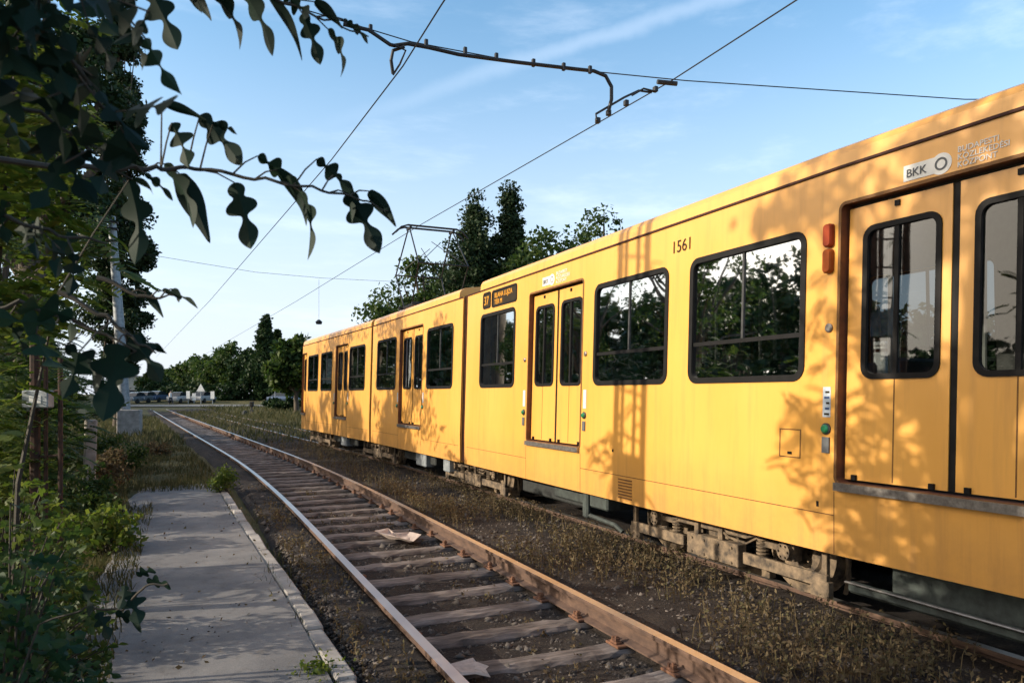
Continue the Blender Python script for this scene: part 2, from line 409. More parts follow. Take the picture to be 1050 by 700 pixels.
# sleepers with their rail clips
def worn_sleeper(seed):
    rr = random.Random(seed+40); g = MB(); rows = []; nx = 25
    for i in range(nx+1):
        x = -1.2+2.4*i/nx; e = .5 if i in (0, nx) else 0; w0, w1 = (.12-rr.uniform(0, .022)-e*.02 for _ in (0, 1)); near = abs(abs(x)-.75) < .17; dip = 0 if near else rr.uniform(0, .016)
        rows.append([(x, -w0, -.15), (x, -w0-.004, -.03-rr.uniform(0, .015)), (x, -w0+.02, -dip-.004), (x, -.04, -rr.uniform(0, .004 if near else .012)), (x, .04, -rr.uniform(0, .004 if near else .012)), (x, w1-.02, -dip-.004), (x, w1+.004, -.03-rr.uniform(0, .015)), (x, w1, -.15)])
    g.grid(rows, True); g.face(rows[0][::-1]); g.face(rows[-1]); return g
def sleeper_proto():
    o = worn_sleeper(0).build('railway_sleeper', 'wood')
    for sx in (-.75, .75):
        c = MB()
        c.box((sx-.13, -.085, .001), (sx+.13, .085, .02), .004)
        for k in (-1, 1):
            c.box((sx+k*.095-.026, -.045, .018), (sx+k*.095+.026, .045, .036), .006)
            c.tube([(sx+k*.1, -.02, .02), (sx+k*.1, -.02, .075)], .014, 6); c.tube([(sx+k*.1, -.02, .045), (sx+k*.1, -.02, .064)], .024, 6)
            c.tube([(sx+k*.1, .03, .02), (sx+k*.1, .03, .06)], .012, 6)
        c.build('rail_clip', 'rust', o, rel=False)
    tag(o, 'weathered brown wooden sleeper under the rails of the empty track', 'sleeper', 'wooden sleepers of the empty track')
    return o
sp = sleeper_proto(); first = True; variants = [sp.data]
for k in (1, 2, 3):
    v_ = worn_sleeper(k).build('railway_sleeper', 'wood'); variants.append(v_.data); bpy.data.objects.remove(v_)
y = .2
while y < 62:
    o = sp if first else copy_tree(sp); first = False; o.data = rnd.choice(variants)
    d = tdir(y)
    o.location = tpt(NEAR_X, y, -.16+rnd.uniform(-.01, .004)); o.location.x += rnd.uniform(-.03, .03)
    o.rotation_euler = (rnd.uniform(-.02, .02), rnd.uniform(-.004, .004), math.atan2(-d.x, d.y)+rnd.uniform(-.018, .018)); y += .63+rnd.uniform(-.03, .03)

# ------------------------------------------------------------------ the tram
GUT = 3.27
class Sect:
    """one body section: local u runs along the car, lateral + is away from the path"""
    def __init__(s, P0, P1, u0, taper):
        s.O = Vector((P0[0], P0[1], 0)); d = Vector((P1[0]-P0[0], P1[1]-P0[1], 0)); s.d = d.normalized(); s.n = Vector((s.d.y, -s.d.x, 0)); s.u0 = u0; s.taper = taper
    def half(s, u, z):
        h = 1.2 - (.065*(z-.95)/2.32 if z > .95 else 0)
        return h - s.taper(u)
    def p(s, u, z, side=-1, inset=0.):
        return s.O + s.d*(u-s.u0) + s.n*(side*(s.half(u, z)-inset)) + Vector((0, 0, z))
    def q(s, lat, u, z): return s.O + s.d*(u-s.u0) + s.n*lat + Vector((0, 0, z))
def rrect(u0, u1, z0, z1, r, k=5):
    pts = []
    for cx, cz, a in ((u1-r, z1-r, 0), (u0+r, z1-r, 90), (u0+r, z0+r, 180), (u1-r, z0+r, 270)):
        for i in range(k+1):
            t = R(a+90*i/k); pts.append((cx+r*math.cos(t), cz+r*math.sin(t)))
    return pts
def wall(mb, s, u0, u1, holes, side, inset=0., z0=.475, z1=GUT, cuts=()):
    P = lambda u, z: s.p(u, z, side, inset)
    zs = [z0, .95, z1]
    def quad(a, b, c, d):
        if b-a < 1e-4 or d-c < 1e-4: return
        zz = [c]+[q for q in zs if c < q < d]+[d]
        nu = max(1, int((b-a)/.8)); 
        uu = sorted(set([a+(b-a)*i/nu for i in range(nu+1)]+[q for q in cuts if a < q < b]))
        for i in range(len(uu)-1):
            for j in range(len(zz)-1):
                mb.face([P(uu[i], zz[j]), P(uu[i+1], zz[j]), P(uu[i+1], zz[j+1]), P(uu[i], zz[j+1])])
    cur = u0
    for h in sorted(holes):
        a, b, c, d, r = h
        quad(cur, a, z0, z1); quad(a, b, z0, c); quad(a, b, d, z1)
        k = 5
        for cu, cz, ang, co in ((b-r, d-r, 0, (b, d)), (a+r, d-r, 90, (a, d)), (a+r, c+r, 180, (a, c)), (b-r, c+r, 270, (b, c))):
            arc = [(cu+r*math.cos(R(ang+90*i/k)), cz+r*math.sin(R(ang+90*i/k))) for i in range(k+1)]
            mb.face([P(*co)]+[P(*q) for q in arc])
        cur = b
    quad(cur, u1, z0, z1)
def ring(mb, s, side, hole, out, inn, i_out, i_in):
    """rubber ring: out = how far it laps over the panel, inn = into the opening; i_* = inset of its faces"""
    a, b, c, d, r = hole; k = 5
    A = rrect(a-out, b+out, c-out, d+out, r+out, k); B = rrect(a+inn, b-inn, c+inn, d-inn, max(.01, r-inn), k)
    rows = [[s.p(u, z, side, .004) for u, z in A], [s.p(u, z, side, i_out) for u, z in A], [s.p(u, z, side, i_out) for u, z in B], [s.p(u, z, side, i_in) for u, z in B]]
    n = len(A); rows = [[r[j] for r in rows] for j in range(n)]; rows.append(rows[0])
    mb.grid(rows)
def pane(s, side, hole, inn, inset, name, parent, m='glass'):
    a, b, c, d, r = hole; mb = MB()
    mb.face([s.p(u, z, side, inset) for u, z in rrect(a+inn, b-inn, c+inn, d-inn, max(.01, r-inn))])
    return mb.build(name, m, parent)
def sbox(mb, s, u0, u1, z0, z1, side, i0, i1):
    """box lying on the wall between insets i0 (outside) and i1"""
    c = [s.p(u, z, side, i) for i in (i0, i1) for z in (z0, z1) for u in (u0, u1)]
    mb.v += [tuple(q) for q in c]; k = len(mb.v)-8
    for f in ((0,1,3,2),(4,6,7,5),(0,4,5,1),(2,3,7,6),(0,2,6,4),(1,5,7,3)): mb.f.append(tuple(k+i for i in f))
def lbox(mb, s, l0, l1, u0, u1, z0, z1, bev=.01):
    T = Matrix((( s.n.x, s.d.x, 0, s.O.x), (s.n.y, s.d.y, 0, s.O.y), (0, 0, 1, 0), (0, 0, 0, 1)))
    mb.box((l0, u0-s.u0, z0), (l1, u1-s.u0, z1), bev, T)

def text_mesh(txt, size):
    cu = bpy.data.curves.new('t', 'FONT'); cu.body = txt; cu.size = size; cu.extrude = .0015; cu.space_line = .95
    ob = bpy.data.objects.new('t', cu); COL.objects.link(ob)
    dg = bpy.context.evaluated_depsgraph_get(); me = bpy.data.meshes.new_from_object(ob.evaluated_get(dg))
    v = [tuple(q.co) for q in me.vertices]; f = [tuple(p.vertices) for p in me.polygons]
    bpy.data.objects.remove(ob); bpy.data.curves.remove(cu); bpy.data.meshes.remove(me); return v, f
def wall_text(s, txt, size, u, z, name, m, parent, inset=-.004, sx=1.):
    """text starting at (u, z) on the path-facing side, reading towards the front of the car"""
    v, f = text_mesh(txt, size); mb = MB()
    mb.v = [tuple(s.p(u-x*sx, z+y, -1, inset-w)) for x, y, w in v]; mb.f = f
    return mb.build(name, m, parent)

J1, J2 = 11.675, 17.754
TP = lambda y: (TRAM_X+bend(y), y)
tram = thing('articulated_tram', (TRAM_X, 13, 0), 'long yellow three-section articulated tram standing on the right-hand track, with number 1561 on its side', 'tram')
def tap_near(u):
    t = 0
    if u < 3.92: t += .075*(3.92-u)/1.62 if u > 2.3 else .075
    if u < 2.3: t += .32*((2.3-u)/1.6)**1.3
    return t
def tap_far(u):
    t = 0
    if u > 25.95: t = .5*(u-25.95)
    return t
s1 = Sect(TP(0), TP(J1), 0, tap_near); s2 = Sect(TP(J1), TP(J2), J1, lambda u: 0); s3 = Sect(TP(J2), TP(J2+6), J2, tap_far)
WZ0, WZ1, WR = 1.755, 2.85, .085
DZ0, DZ1 = 1.0, 2.985
def win(a, b): return (a, b, WZ0, WZ1, WR)
def door(a, b): return (a, b, DZ0, DZ1, .035)
sections = [
 (s1, .7, 11.56, [win(4.25, 5.6), win(5.99, 7.35), win(9.62, 10.91), win(1.05, 1.95)], [door(2.3, 3.9), door(7.66, 9.13)], (.7, 11.0), (3.92, 2.3, 1.2)),
 (s2, 11.80, 17.66, [win(12.25, 13.6), win(15.7, 17.2)], [door(13.9, 15.4)], (12.0, 17.62), ()),
 (s3, 17.86, 26.95, [win(18.35, 19.8), win(21.77, 23.14), win(23.55, 24.98)], [door(20.02, 21.32), door(25.28, 25.94)], (17.9, 26.8), (25.95,)),
]
def make_window(s, side, h, bars=True):
    mb = MB(); ring(mb, s, side, h, .03, .022, -.009, .03)
    w = mb.build('window', 'black_rubber', tram)
    pane(s, side, h, .015, .017, 'glass_pane', w)
    if bars:
        a, b, c, d, r = h; mid = (a+b)/2; mb = MB()
        sbox(mb, s, a+.03, b-.03, 2.065, 2.1, side, .004, .03)
        mb.build('crossbar', 'black_rubber', w)
        mb = MB(); sbox(mb, s, mid-.012, mid+.012, 2.1, d-.02, side, .006, .026)
        mb.build('sliding_frame', 'dark_steel', w)
    return w
def make_leaf(s, side, a, b, wa, wb):
    """one door leaf between a and b with a window wa..wb"""
    I = .058; h = (wa, wb, 1.75, 2.79, .075); mb = MB()
    wall(mb, s, a, b, [h], side, I, DZ0+.02, DZ1-.03)
    # thickness of the leaf edges
    for u in (a, b): mb.face([s.p(u, DZ0+.02, side, I), s.p(u, DZ1-.03, side, I), s.p(u, DZ1-.03, side, I+.04), s.p(u, DZ0+.02, side, I+.04)])
    d = mb.build('door_leaf', 'tram_yellow', tram)
    class Q(Sect): pass
    mb = MB(); A = rrect(wa-.018, wb+.018, 1.732, 2.808, .09); B = rrect(wa+.02, wb-.02, 1.77, 2.77, .06)
    rows = [[s.p(u, z, side, I-.001) for u, z in A], [s.p(u, z, side, I-.01) for u, z in A], [s.p(u, z, side, I-.01) for u, z in B], [s.p(u, z, side, I+.02) for u, z in B]]
    rr = [[r[j] for r in rows] for j in range(len(A))]; rr.append(rr[0]); mb.grid(rr); mb.build('window_seal', 'black_rubber', d)
    pane(s, side, h, .01, I+.012, 'glass_pane', d)
    mb = MB(); m = (wa+wb)/2 + (.03 if wb-wa > .5 else 0)
    sbox(mb, s, m-.016, m+.016, 1.76, 2.78, side, I-.004, I+.014)
    mb.build('fold_post', 'black_rubber', d)
    mb = MB(); sbox(mb, s, m-.004, m+.004, DZ0+.03, 1.73, side, I-.002, I+.004); mb.build('fold_seam', 'seam', d)
    for u, z, i0 in ((a+.08, DZ0+.02, .02), (b-.1, DZ0+.02, .02), (m-.02, DZ1-.085, .012)):
        mb = MB(); sbox(mb, s, u, u+.035, z, z+.037, side, I-i0, I+.004); mb.build('door_catch', 'black_rubber', d)
def make_door(s, side, h, single=False):
    a, b, c, d, r = h
    mb = MB(); A = rrect(a, b, c, d, r)   # jamb: reveal between wall and leaves
    rows = [[s.p(u, z, side, i) for u, z in A] for i in (.0, .11)]
    rr = [[q[j] for q in rows] for j in range(len(A))]; rr.append(rr[0]); mb.grid(rr)
    j = mb.build('door_frame', 'jamb_brown', tram)
    mb = MB()
    mb2 = MB(); ring(mb2, s, side, h, .022, .0, -.006, .0); mb2.build('door_trim', 'seam', j)
    if single: make_leaf(s, side, a+.02, b-.02, a+.11, b-.11); m = None
    else:
        m = (a+b)/2
        w = min(.54, (b-a)/2-.22)
        make_leaf(s, side, a+.02, m-.025, m-.14-w, m-.14) if s is s1 and a < 3 else make_leaf(s, side, a+.02, m-.025, (a+m)/2-w/2, (a+m)/2+w/2)
        make_leaf(s, side, m+.025, b-.02, m+.105, m+.105+w) if s is s1 and a < 3 else make_leaf(s, side, m+.025, b-.02, (b+m)/2-w/2, (b+m)/2+w/2)
        sbox(mb, s, m-.03, m+.03, DZ0+.02, DZ1-.03, side, .066, .1)
        mb.build('door_seal', 'black_rubber', tram)
    mb = MB(); sbox(mb, s, a-.0, b+.0, DZ0-.06, DZ0-.004, side, -.035, .058); 
    mb.build('door_sill', 'sill_metal', tram)
for s, u0, u1, wins, doors, (r0, r1), cuts in sections:
    out, inn = MB(), MB()
    for side in (-1, 1):
        wall(out, s, u0, u1, wins+doors, side, 0, cuts=cuts); wall(inn, s, u0, u1, wins+doors, side, .05, .95, GUT-.02, cuts=cuts)
    # end walls
    for u in (u0, u1):
        near_end = (s is s1 and u == u0); far_end = (s is s3 and u == u1)
        if near_end or far_end:
            L_ = s.p(u, .475, -1); Rr = s.p(u, .475, 1)
            for z0, z1 in ((.475, .95), (.95, 1.7)): out.face([s.p(u, z0, -1), s.p(u, z0, 1), s.p(u, z1, 1), s.p(u, z1, -1)])
            out.face([s.p(u, 2.9, -1), s.p(u, 2.9, 1), s.p(u, GUT, 1), s.p(u, GUT, -1)])
            for sd in (-1, 1): out.face([s.p(u, 1.7, sd), s.p(u, 1.7, sd, .12), s.p(u, 2.9, sd, .12), s.p(u, 2.9, sd)])
            g = MB(); g.face([s.p(u, 1.7, -1, .12), s.p(u, 1.7, 1, .12), s.p(u, 2.9, 1, .12), s.p(u, 2.9, -1, .12)]); g.build('windscreen', 'glass', tram)
            for sd in (-1, 1):
                h = MB(); c = s.p(u, .95, sd, .25); h.cyl(c, s.d, .1, .06, 20); h.build('headlight', 'print_white', tram)
            b = MB(); lbox(b, s, -.8, .8, u-.12 if near_end else u, u if near_end else u+.12, .45, .65, .03); b.build('bumper', 'dark_steel', tram)
        else:
            for sd in (-1, 1): out.face([s.p(u, .475, sd), s.p(u, .475, sd, .42), s.p(u, GUT, sd, .42), s.p(u, GUT, sd)])
            out.face([s.p(u, 3.0, -1, .42), s.p(u, 3.0, 1, .42), s.p(u, GUT, 1, .42), s.p(u, GUT, -1, .42)])
    out.build('body_shell', 'tram_yellow', tram); inn.build('interior_lining', 'lining', tram)
    # floor and ceiling
    us = sorted(set([u0+.03, u1-.03]+[c for c in cuts if u0 < c < u1]+([26.4] if s is s3 else [])))
    f = MB(); f.grid([[s.p(u, .95, -1, .02), s.p(u, .95, 1, .02)] for u in us]); f.grid([[s.p(u, .62, -1, .06), s.p(u, .62, 1, .06)] for u in us]); f.build('floor', 'floor_vinyl', tram)
    f = MB(); f.grid([[s.p(u, GUT-.02, -1, .02), s.p(u, GUT-.02, 1, .02)] for u in us]); f.build('ceiling', 'lining', tram)
    # roof: fascia and shallow curve
    prof_r = [(0, GUT), (.012, GUT+.1), (.045, GUT+.15), (.13, GUT+.19), (.4, GUT+.225), (1.12, GUT+.25)]
    rows = []; n = max(2, int((r1-r0)/.8))
    for i in range(n+1):
        u = r0+(r1-r0)*i/n
        row = [s.p(u, GUT, -1, a)+Vector((0, 0, z-GUT)) for a, z in prof_r[:-1]] + [s.q(0, u, GUT+.25)] + [s.p(u, GUT, 1, a)+Vector((0, 0, z-GUT)) for a, z in prof_r[-2::-1]]
        rows.append(row)
    g = MB(); g.grid(rows); g.face(rows[0][::-1]); g.face(rows[-1]); ro = g.build('roof', 'tram_yellow', tram)
    # gutter line under the fascia
    g = MB(); nn = [u0+.01]+[c for c in sorted(cuts) if u0 < c < u1]+[u1-.01]
    for side in (-1, 1):
        for a, b in zip(nn[:-1], nn[1:]): sbox(g, s, a, b, GUT-.014, GUT+.004, side, -.014, .01)
    g.build('gutter', 'gutter', tram)
    # seams of the skirt panels
    dd = sorted(doors); cur = u0+.1; strips = []
    for a, b, *_ in dd:
        if a-.02-cur > .1: strips.append((cur, a-.02, .753, .76))
        strips += [(u-.003, u+.003, .48, .93) for u in (a-.02, b+.02)]; cur = b+.02
    if cur < u1-.3: strips.append((cur, u1-.1, .753, .76))
    for q in strips: g = MB(); sbox(g, s, *q, -1, -.0015, .01); g.build('panel_seam', 'seam', tram)
    for side in (-1, 1):
        for h in wins: make_window(s, side, h, not (s is s1 and h[0] < 2))
        for h in doors: make_door(s, side, h, single=(h[1]-h[0] < 1))
    # seats and handrails
    u = u0+.9
    dz = [(a-.15, b+.15) for a, b, *_ in doors]
    while u < u1-.8:
        if not any(a < u < b or a < u+.5 < b for a, b in dz):
            for l0 in (-1.05, .25):
                g = MB(); lbox(g, s, l0, l0+.8, u, u+.42, 1.36, 1.44, .03); lbox(g, s, l0, l0+.8, u+.40, u+.47, 1.4, 1.95, .03); lbox(g, s, l0+.3, l0+.5, u+.1, u+.3, .96, 1.37, .01)
                g.build('passenger_seat', 'seat_blue', tram)
            for l in (-.3, .3):
                g = MB(); g.tube([s.q(l, u+.45, .96), s.q(l, u+.45, 3.2)], .017, 8); g.build('handrail', 'rail_yellow', tram)
        u += .85
    for a, b, *_ in doors:
        for u in (a-.08, b+.08):
            for l in (-.55, .55):
                g = MB(); g.tube([s.q(l, u, .96), s.q(l, u, 3.2)], .018, 8); g.build('handrail', 'rail_yellow', tram)
# articulation bellows
for (sa, ua, sb_, ub) in ((s1, 11.56, s2, 11.80), (s2, 17.66, s3, 17.86)):
    g = MB(); k = 6; rows = []
    for i in range(k+1):
        t = i/k; ins = .025 if i % 2 == 0 else .075
        row = []
        for sd, z in ((-1, .5), (-1, GUT+.02), (1, GUT+.02), (1, .5)):
            row.append(sa.p(ua, min(z, 3.2), sd, ins).lerp(sb_.p(ub, min(z, 3.2), sd, ins), t)*1.0 + Vector((0, 0, z-min(z, 3.2))))
        rows.append(row)
    g.grid(rows); g.build('bellows', 'bellows', tram)
g = MB(); lbox(g, s1, -.9, .9, 11.05, 12.0, GUT+.02, GUT+.1, .02); g.build('roof_link', 'bellows', tram)

# tail lamps, hatch, lock, notices, buttons, louvre
s = s1
for z0, z1, m in ((2.70, 2.87, 'lamp_red'), (2.51, 2.685, 'lamp_amber')):
    g = MB(); a, b = 3.96, 4.035
    A = rrect(a, b, z0, z1, .025, 4)
    rows = [[s.p(u, z, -1, .002) for u, z in A], [s.p(u, z, -1, -.03) for u, z in A], [s.p((u-(a+b)/2)*.8+(a+b)/2, (z-(z0+z1)/2)*.9+(z0+z1)/2, -1, -.045) for u, z in A]]
    g.grid(rows, True); g.face(rows[-1]); g.build('side_lamp', m, tram)
def disc(s, u, z, r, name, m, proud=.012, n=20, parent=None):
    g = MB(); A = [(u+r*math.cos(2*math.pi*i/n), z+r*math.sin(2*math.pi*i/n)) for i in range(n)]
    rows = [[s.p(a, b, -1, .002) for a, b in A], [s.p(a, b, -1, -proud) for a, b in A], [s.p(u+(a-u)*.7, z+(b-z)*.7, -1, -proud*1.5) for a, b in A]]
    g.grid(rows, True); g.face(rows[-1]); return g.build(name, m, parent or tram, smooth=False)
disc(s1, 3.99, 2.11, .032, 'door_lock', 'sill_metal')
def plate(s, u0, u1, z0, z1, name, m, proud=.003):
    g = MB(); sbox(g, s, u0, u1, z0, z1, -1, -proud, .002); return g.build(name, m, tram)
st = plate(s1, 3.965, 4.035, 1.46, 1.68, 'notice', 'sticker')
for k in range(5):
    g = MB(); sbox(g, s1, 3.975, 4.02-.008*(k % 3), 1.475+k*.04, 1.49+k*.04, -1, -.005, -.002); g.build('notice_print', 'print_blue' if k % 2 else 'print_dark', st)
def push_button(s, u, z):
    o = disc(s, u, z, .042, 'door_button', 'dark_steel', .01)
    disc(s, u, z, .032, 'button_cap', 'button_green', .022, parent=o)
push_button(s1, 4.0, 1.375)
plate(s1, 3.965, 4.03, 1.2, 1.315, 'card_reader', 'print_grey', .012)
for u in (7.56, 9.24):
    plate(s1, u-.035, u+.035, 1.46, 1.68, 'notice', 'sticker'); push_button(s1, u, 1.38); plate(s1, u-.03, u+.03, 1.2, 1.31, 'card_reader', 'print_grey', .012)
    disc(s1, u, 2.1, .03, 'door_lock', 'sill_metal')
for sc, us in ((s2, (13.8, 15.5)), (s3, (19.92, 21.42))):
    for u in us: push_button(sc, u, 1.38); plate(sc, u-.03, u+.03, 1.46, 1.66, 'notice', 'sticker')
g = MB()
for a, b, c, d in ((4.24, 4.25, 1.14, 1.36), (4.45, 4.46, 1.14, 1.36), (4.25, 4.45, 1.14, 1.148), (4.25, 4.45, 1.352, 1.36)): sbox(g, s1, a, b, c, d, -1, -.002, .004)
h = g.build('access_hatch', 'seam', tram); g = MB(); sbox(g, s1, 4.33, 4.37, 1.165, 1.185, -1, -.006, .004); g.build('hatch_latch', 'black_rubber', h)
g = MB()
for k in range(7): 
    z = .52+k*.032; sbox(g, s1, 6.54, 6.8, z, z+.014, -1, -.006, .004)
g.build('louvre', 'seam', tram)
plate(s1, 6.9, 6.93, 1.0, 1.03, 'keyhole', 'black_rubber', .004); plate(s1, 4.06, 4.08, .8, .84, 'keyhole', 'black_rubber', .004)
wall_text(s1, '1561', .165, 5.93, 2.985, 'fleet_number', 'print_dark', tram, sx=.98)
# destination signs: route number box and line box
def sign(u0, u1, z0, z1):
    g = MB(); h = (u0, u1, z0, z1, .035); ring(g, s1, -1, h, .015, .012, -.01, .0)
    o = g.build('destination_display', 'black_rubber', tram); pane(s1, -1, h, .008, -.003, 'display_panel', o, 'print_dark'); return o
o = sign(10.56, 10.84, 2.975, 3.2); wall_text(s1, '37', .19, 10.815, 3.02, 'route_number', 'led', o, -.006, 1.0)
o = sign(9.58, 10.48, 2.965, 3.195); wall_text(s1, 'BLAHA LUJZA', .105, 10.39, 3.09, 'display_text', 'led', o, -.006, 1.02); wall_text(s1, 'TÉR M', .105, 10.39, 2.99, 'display_text', 'led', o, -.006, 1.02)
# operator's badge and name over the doors
def badge(u, z, k=1.):
    """white pill with a round end, reading BKK and a ring"""
    g = MB(); w, h, r = .27*k, .055*k, .072*k; n = 20
    pts = [(u+.0, z-h), (u+.0, z+h)]
    cx = u-w
    ang0 = math.asin(h/r)
    arc = [(cx+r*math.cos(math.pi-0), z)]
    arc = []
    for i in range(n+1):
        t = ang0+(2*math.pi-2*ang0)*i/n
        arc.append((cx+r*math.cos(t), z+r*math.sin(t)))
    A = [(u, z-h), (u, z+h)]+arc
    rows = [[s1.p(a, b, -1, .002) for a, b in A], [s1.p(a, b, -1, -.003) for a, b in A]]
    g.grid(rows, True); g.face(rows[-1]); o = g.build('operator_badge', 'print_white', tram)
    wall_text(s1, 'BKK', .08*k, u-.02*k, z-.03*k, 'badge_letters', 'print_grey', o, -.006)
    g = MB(); ro, ri = .043*k, .03*k
    g.grid([[s1.p(cx+q*math.cos(2*math.pi*i/24), z+q*math.sin(2*math.pi*i/24), -1, -.0055) for i in range(24)] for q in (ro, ri)], True)
    g.build('badge_ring', 'print_grey', o)
badge(3.42, 3.08, .95)
for i, t in enumerate(('BUDAPESTI', 'KÖZLEKEDÉSI', 'KÖZPONT')): wall_text(s1, t, .05, 3.06, 3.12-i*.047, 'operator_name', 'print_white', tram, -.003)
badge(8.75, 3.1, 1.); 
for i, t in enumerate(('BUDAPESTI', 'KÖZLEKEDÉSI', 'KÖZPONT')): wall_text(s1, t, .058, 8.36, 3.14-i*.054, 'operator_name', 'print_white', tram, -.003)

# bogies: frame with beams, springs and magnets, four wheels each
def bogie(yc, name='bogie'):
    y = yc; d = tdir(y); n = Vector((d.y, -d.x, 0)); c = tpt(TRAM_X, y)
    T = Matrix(((n.x, d.x, 0, c.x), (n.y, d.y, 0, c.y), (0, 0, 1, 0), (0, 0, 0, 1)))
    e = MB()
    for sd in (-1, 1):
        X = sd*.93; lo, hi = X-.05, X+.05
        e.box((lo, -.62, .36), (hi, .62, .47), .006, T)                       # side frame, dropping to the axle boxes
        for w in (-.9, .9):
            e.box((lo, w-.07, .27), (hi, w+.07, .43), .008, T); e.cyl(T @ Vector((X+sd*.07, w, .35)), n, .07, .05, 16)
            for b_ in range(6): e.cyl(T @ Vector((X+sd*.1, w+.05*math.cos(b_*1.05), .35+.05*math.sin(b_*1.05))), n, .009, .02, 6)
            e.box((lo+.01, min(w*.62, w), .33), (hi-.01, max(w*.62, w), .38), .004, T)
            for q in range(6): e.cyl(T @ Vector((X+sd*.02, w*.66, .24+q*.03)), (0, 0, 1), .055, .013, 14)
            e.box((X-.07, w*.66-.08, .2), (X+.07, w*.66+.08, .225), .004, T)
        for w in (-.4, .4): e.box((sd*.8-.02, w-.03, .1), (sd*.8+.02, w+.03, .34), .003, T)
        e.box((sd*.75-.04, -.5, .012), (sd*.75+.04, .5, .09), .005, T)         # track magnet
        e.box((sd*.97-.05, -.36, .1), (sd*.97+.05, .36, .3), .006, T)          # brake casing
        for w in (-.28, -.1, .1, .28):
            for zz in (.13, .26): e.cyl(T @ Vector((sd*1.022, w, zz)), n, .012, .02, 6)
        e.box((sd*.99-.02, -.14, .3), (sd*.99+.02, -.08, .6), .003, T); e.box((sd*.99-.02, .2, .3), (sd*.99+.02, .26, .6), .003, T)
        for k in (0, .05, .1): e.tube([T @ Vector((sd*.98, -.7+k, .62)), T @ Vector((sd*(1.0+k*.3), -.62+k, .42)), T @ Vector((sd*(1.0+k*.2), -.45, .33+k)), T @ Vector((sd*.99, -.2, .34+k)), T @ Vector((sd*.98, .1+k, .5)), T @ Vector((sd*.98, .3+k, .62))], .011, 6)
        for w in (-1, 1):                                                     # guard beams outside the wheels
            a_, b_ = sorted((w*.42, w*1.34)); e.box((sd*1.0-.018, a_, .15), (sd*1.0+.018, b_, .25), .005, T)
            a_, b_ = sorted((w*1.18, w*1.36)); e.box((sd*.99-.03, a_, .07), (sd*.99+.03, b_, .2), .006, T)
            e.tube([T @ Vector((sd*.8, w*1.33, .52)), T @ Vector((sd*.78, w*1.34, .22)), T @ Vector((sd*.75, w*1.28, .07))], .018, 8)
            e.box((sd*.98-.02, w*1.3-.025, .2), (sd*.98+.02, w*1.3+.025, .6), .004, T)
    e.box((-.9, -.22, .28), (.9, .22, .46), .01, T); e.box((-.5, -.8, .2), (.5, .8, .44), .03, T)
    b = e.build(name, 'bogie_dust', tram)
    for sd in (-1, 1):
        for w in (-.9, .9):
            g = MB(); rr = .355
            prof_w = [(-.07, .12), (-.07, .2), (-.04, .22), (-.04, rr-.07), (-.065, rr-.055), (-.065, rr), (.045, rr+.005), (.05, rr+.026), (.072, rr+.026), (.075, rr-.04), (.04, .2), (.06, .1)]
            rows = [[T @ Vector((sd*(.75-.0)-sd*0 + (-sd)*(a)*1.0, w+r_*math.cos(2*math.pi*i/28), .355+r_*math.sin(2*math.pi*i/28))) for i in range(28)] for a, r_ in prof_w]
            g.grid(rows, True); g.build('wheel', 'bogie_dust', b, smooth=False)
    return b
for yc in (5.5, J1, J2, 24.0): bogie(yc)
# equipment hung under the floor
def under(s, l0, l1, u0, u1, z0, z1, m='under_dark'):
    g = MB(); lbox(g, s, l0, l1, u0, u1, z0, z1, .02); g.build('underfloor_box', m, tram)
under(s1, -1.1, .9, 7.2, 7.6, .3, .6, 'under_green'); under(s1, -.95, .9, 8.0, 9.8, .22, .6, 'under_dark'); under(s1, -1.12, -1.06, 7.62, 7.74, .16, .62, 'under_green'); under(s1, -1.0, -.6, 7.9, 8.7, .28, .5, 'under_green')
under(s1, -1.02, .9, 1.2, 3.6, .25, .46, 'under_green'); under(s1, -1.1, -1.04, 1.0, 3.9, .2, .28, 'under_green'); under(s1, -1.13, -1.1, 1.0, 3.9, .27, .285, 'sill_metal')
under(s2, -1.0, 1., 13.6, 15.6, .25, .62); under(s2, -1.1, -.9, 13.9, 14.5, .2, .5, 'galv'); under(s3, -1., 1., 19.6, 22.2, .25, .62); under(s2, -1.1, -.9, 12.6, 12.9, .22, .5, 'galv'); under(s3, -1.1, -.9, 20.4, 21, .2, .5, 'galv')
g = MB(); g.tube([s1.q(-1.08, 7.7, .2), s1.q(-1.05, 7.1, .16), s1.q(-1.02, 7.0, .1)], .025, 8); g.build('step_bracket', 'under_green', tram)
# pantograph
pc = Vector((5.28, 16.55, 0)); pant = MB()
for sx in (-.55, .55):
    for k in (-1, 1):
        pant.tube([pc+Vector((sx, k*.35, GUT+.42)), pc+Vector((sx*1.05, k*.95, 4.5)), pc+Vector((sx*.95, k*.06, 5.44))], .016, 6)
        pant.tube([pc+Vector((sx, k*.95, 4.5)), pc+Vector((-sx*.2, k*.4, 5.1))], .008, 5)
pant.tube([pc+Vector((-.6, -.95, 4.5)), pc+Vector((.6, -.95, 4.5))], .016, 6); pant.tube([pc+Vector((-.6, .95, 4.5)), pc+Vector((.6, .95, 4.5))], .016, 6)
for k in (-.55, .55):
    pant.box(tuple(pc+Vector((-.62, k-.03, GUT+.36))), tuple(pc+Vector((.62, k+.03, GUT+.42))), .005)
    for sx in (-.5, .5): pant.cyl(pc+Vector((sx, k, GUT+.29)), (0, 0, 1), .045, .16, 12)
for sx in (-.5, .5): pant.box(tuple(pc+Vector((sx-.03, -.6, GUT+.37))), tuple(pc+Vector((sx+.03, .6, GUT+.43))), .005)
po = pant.build('pantograph', 'wire', tram)
g = MB()
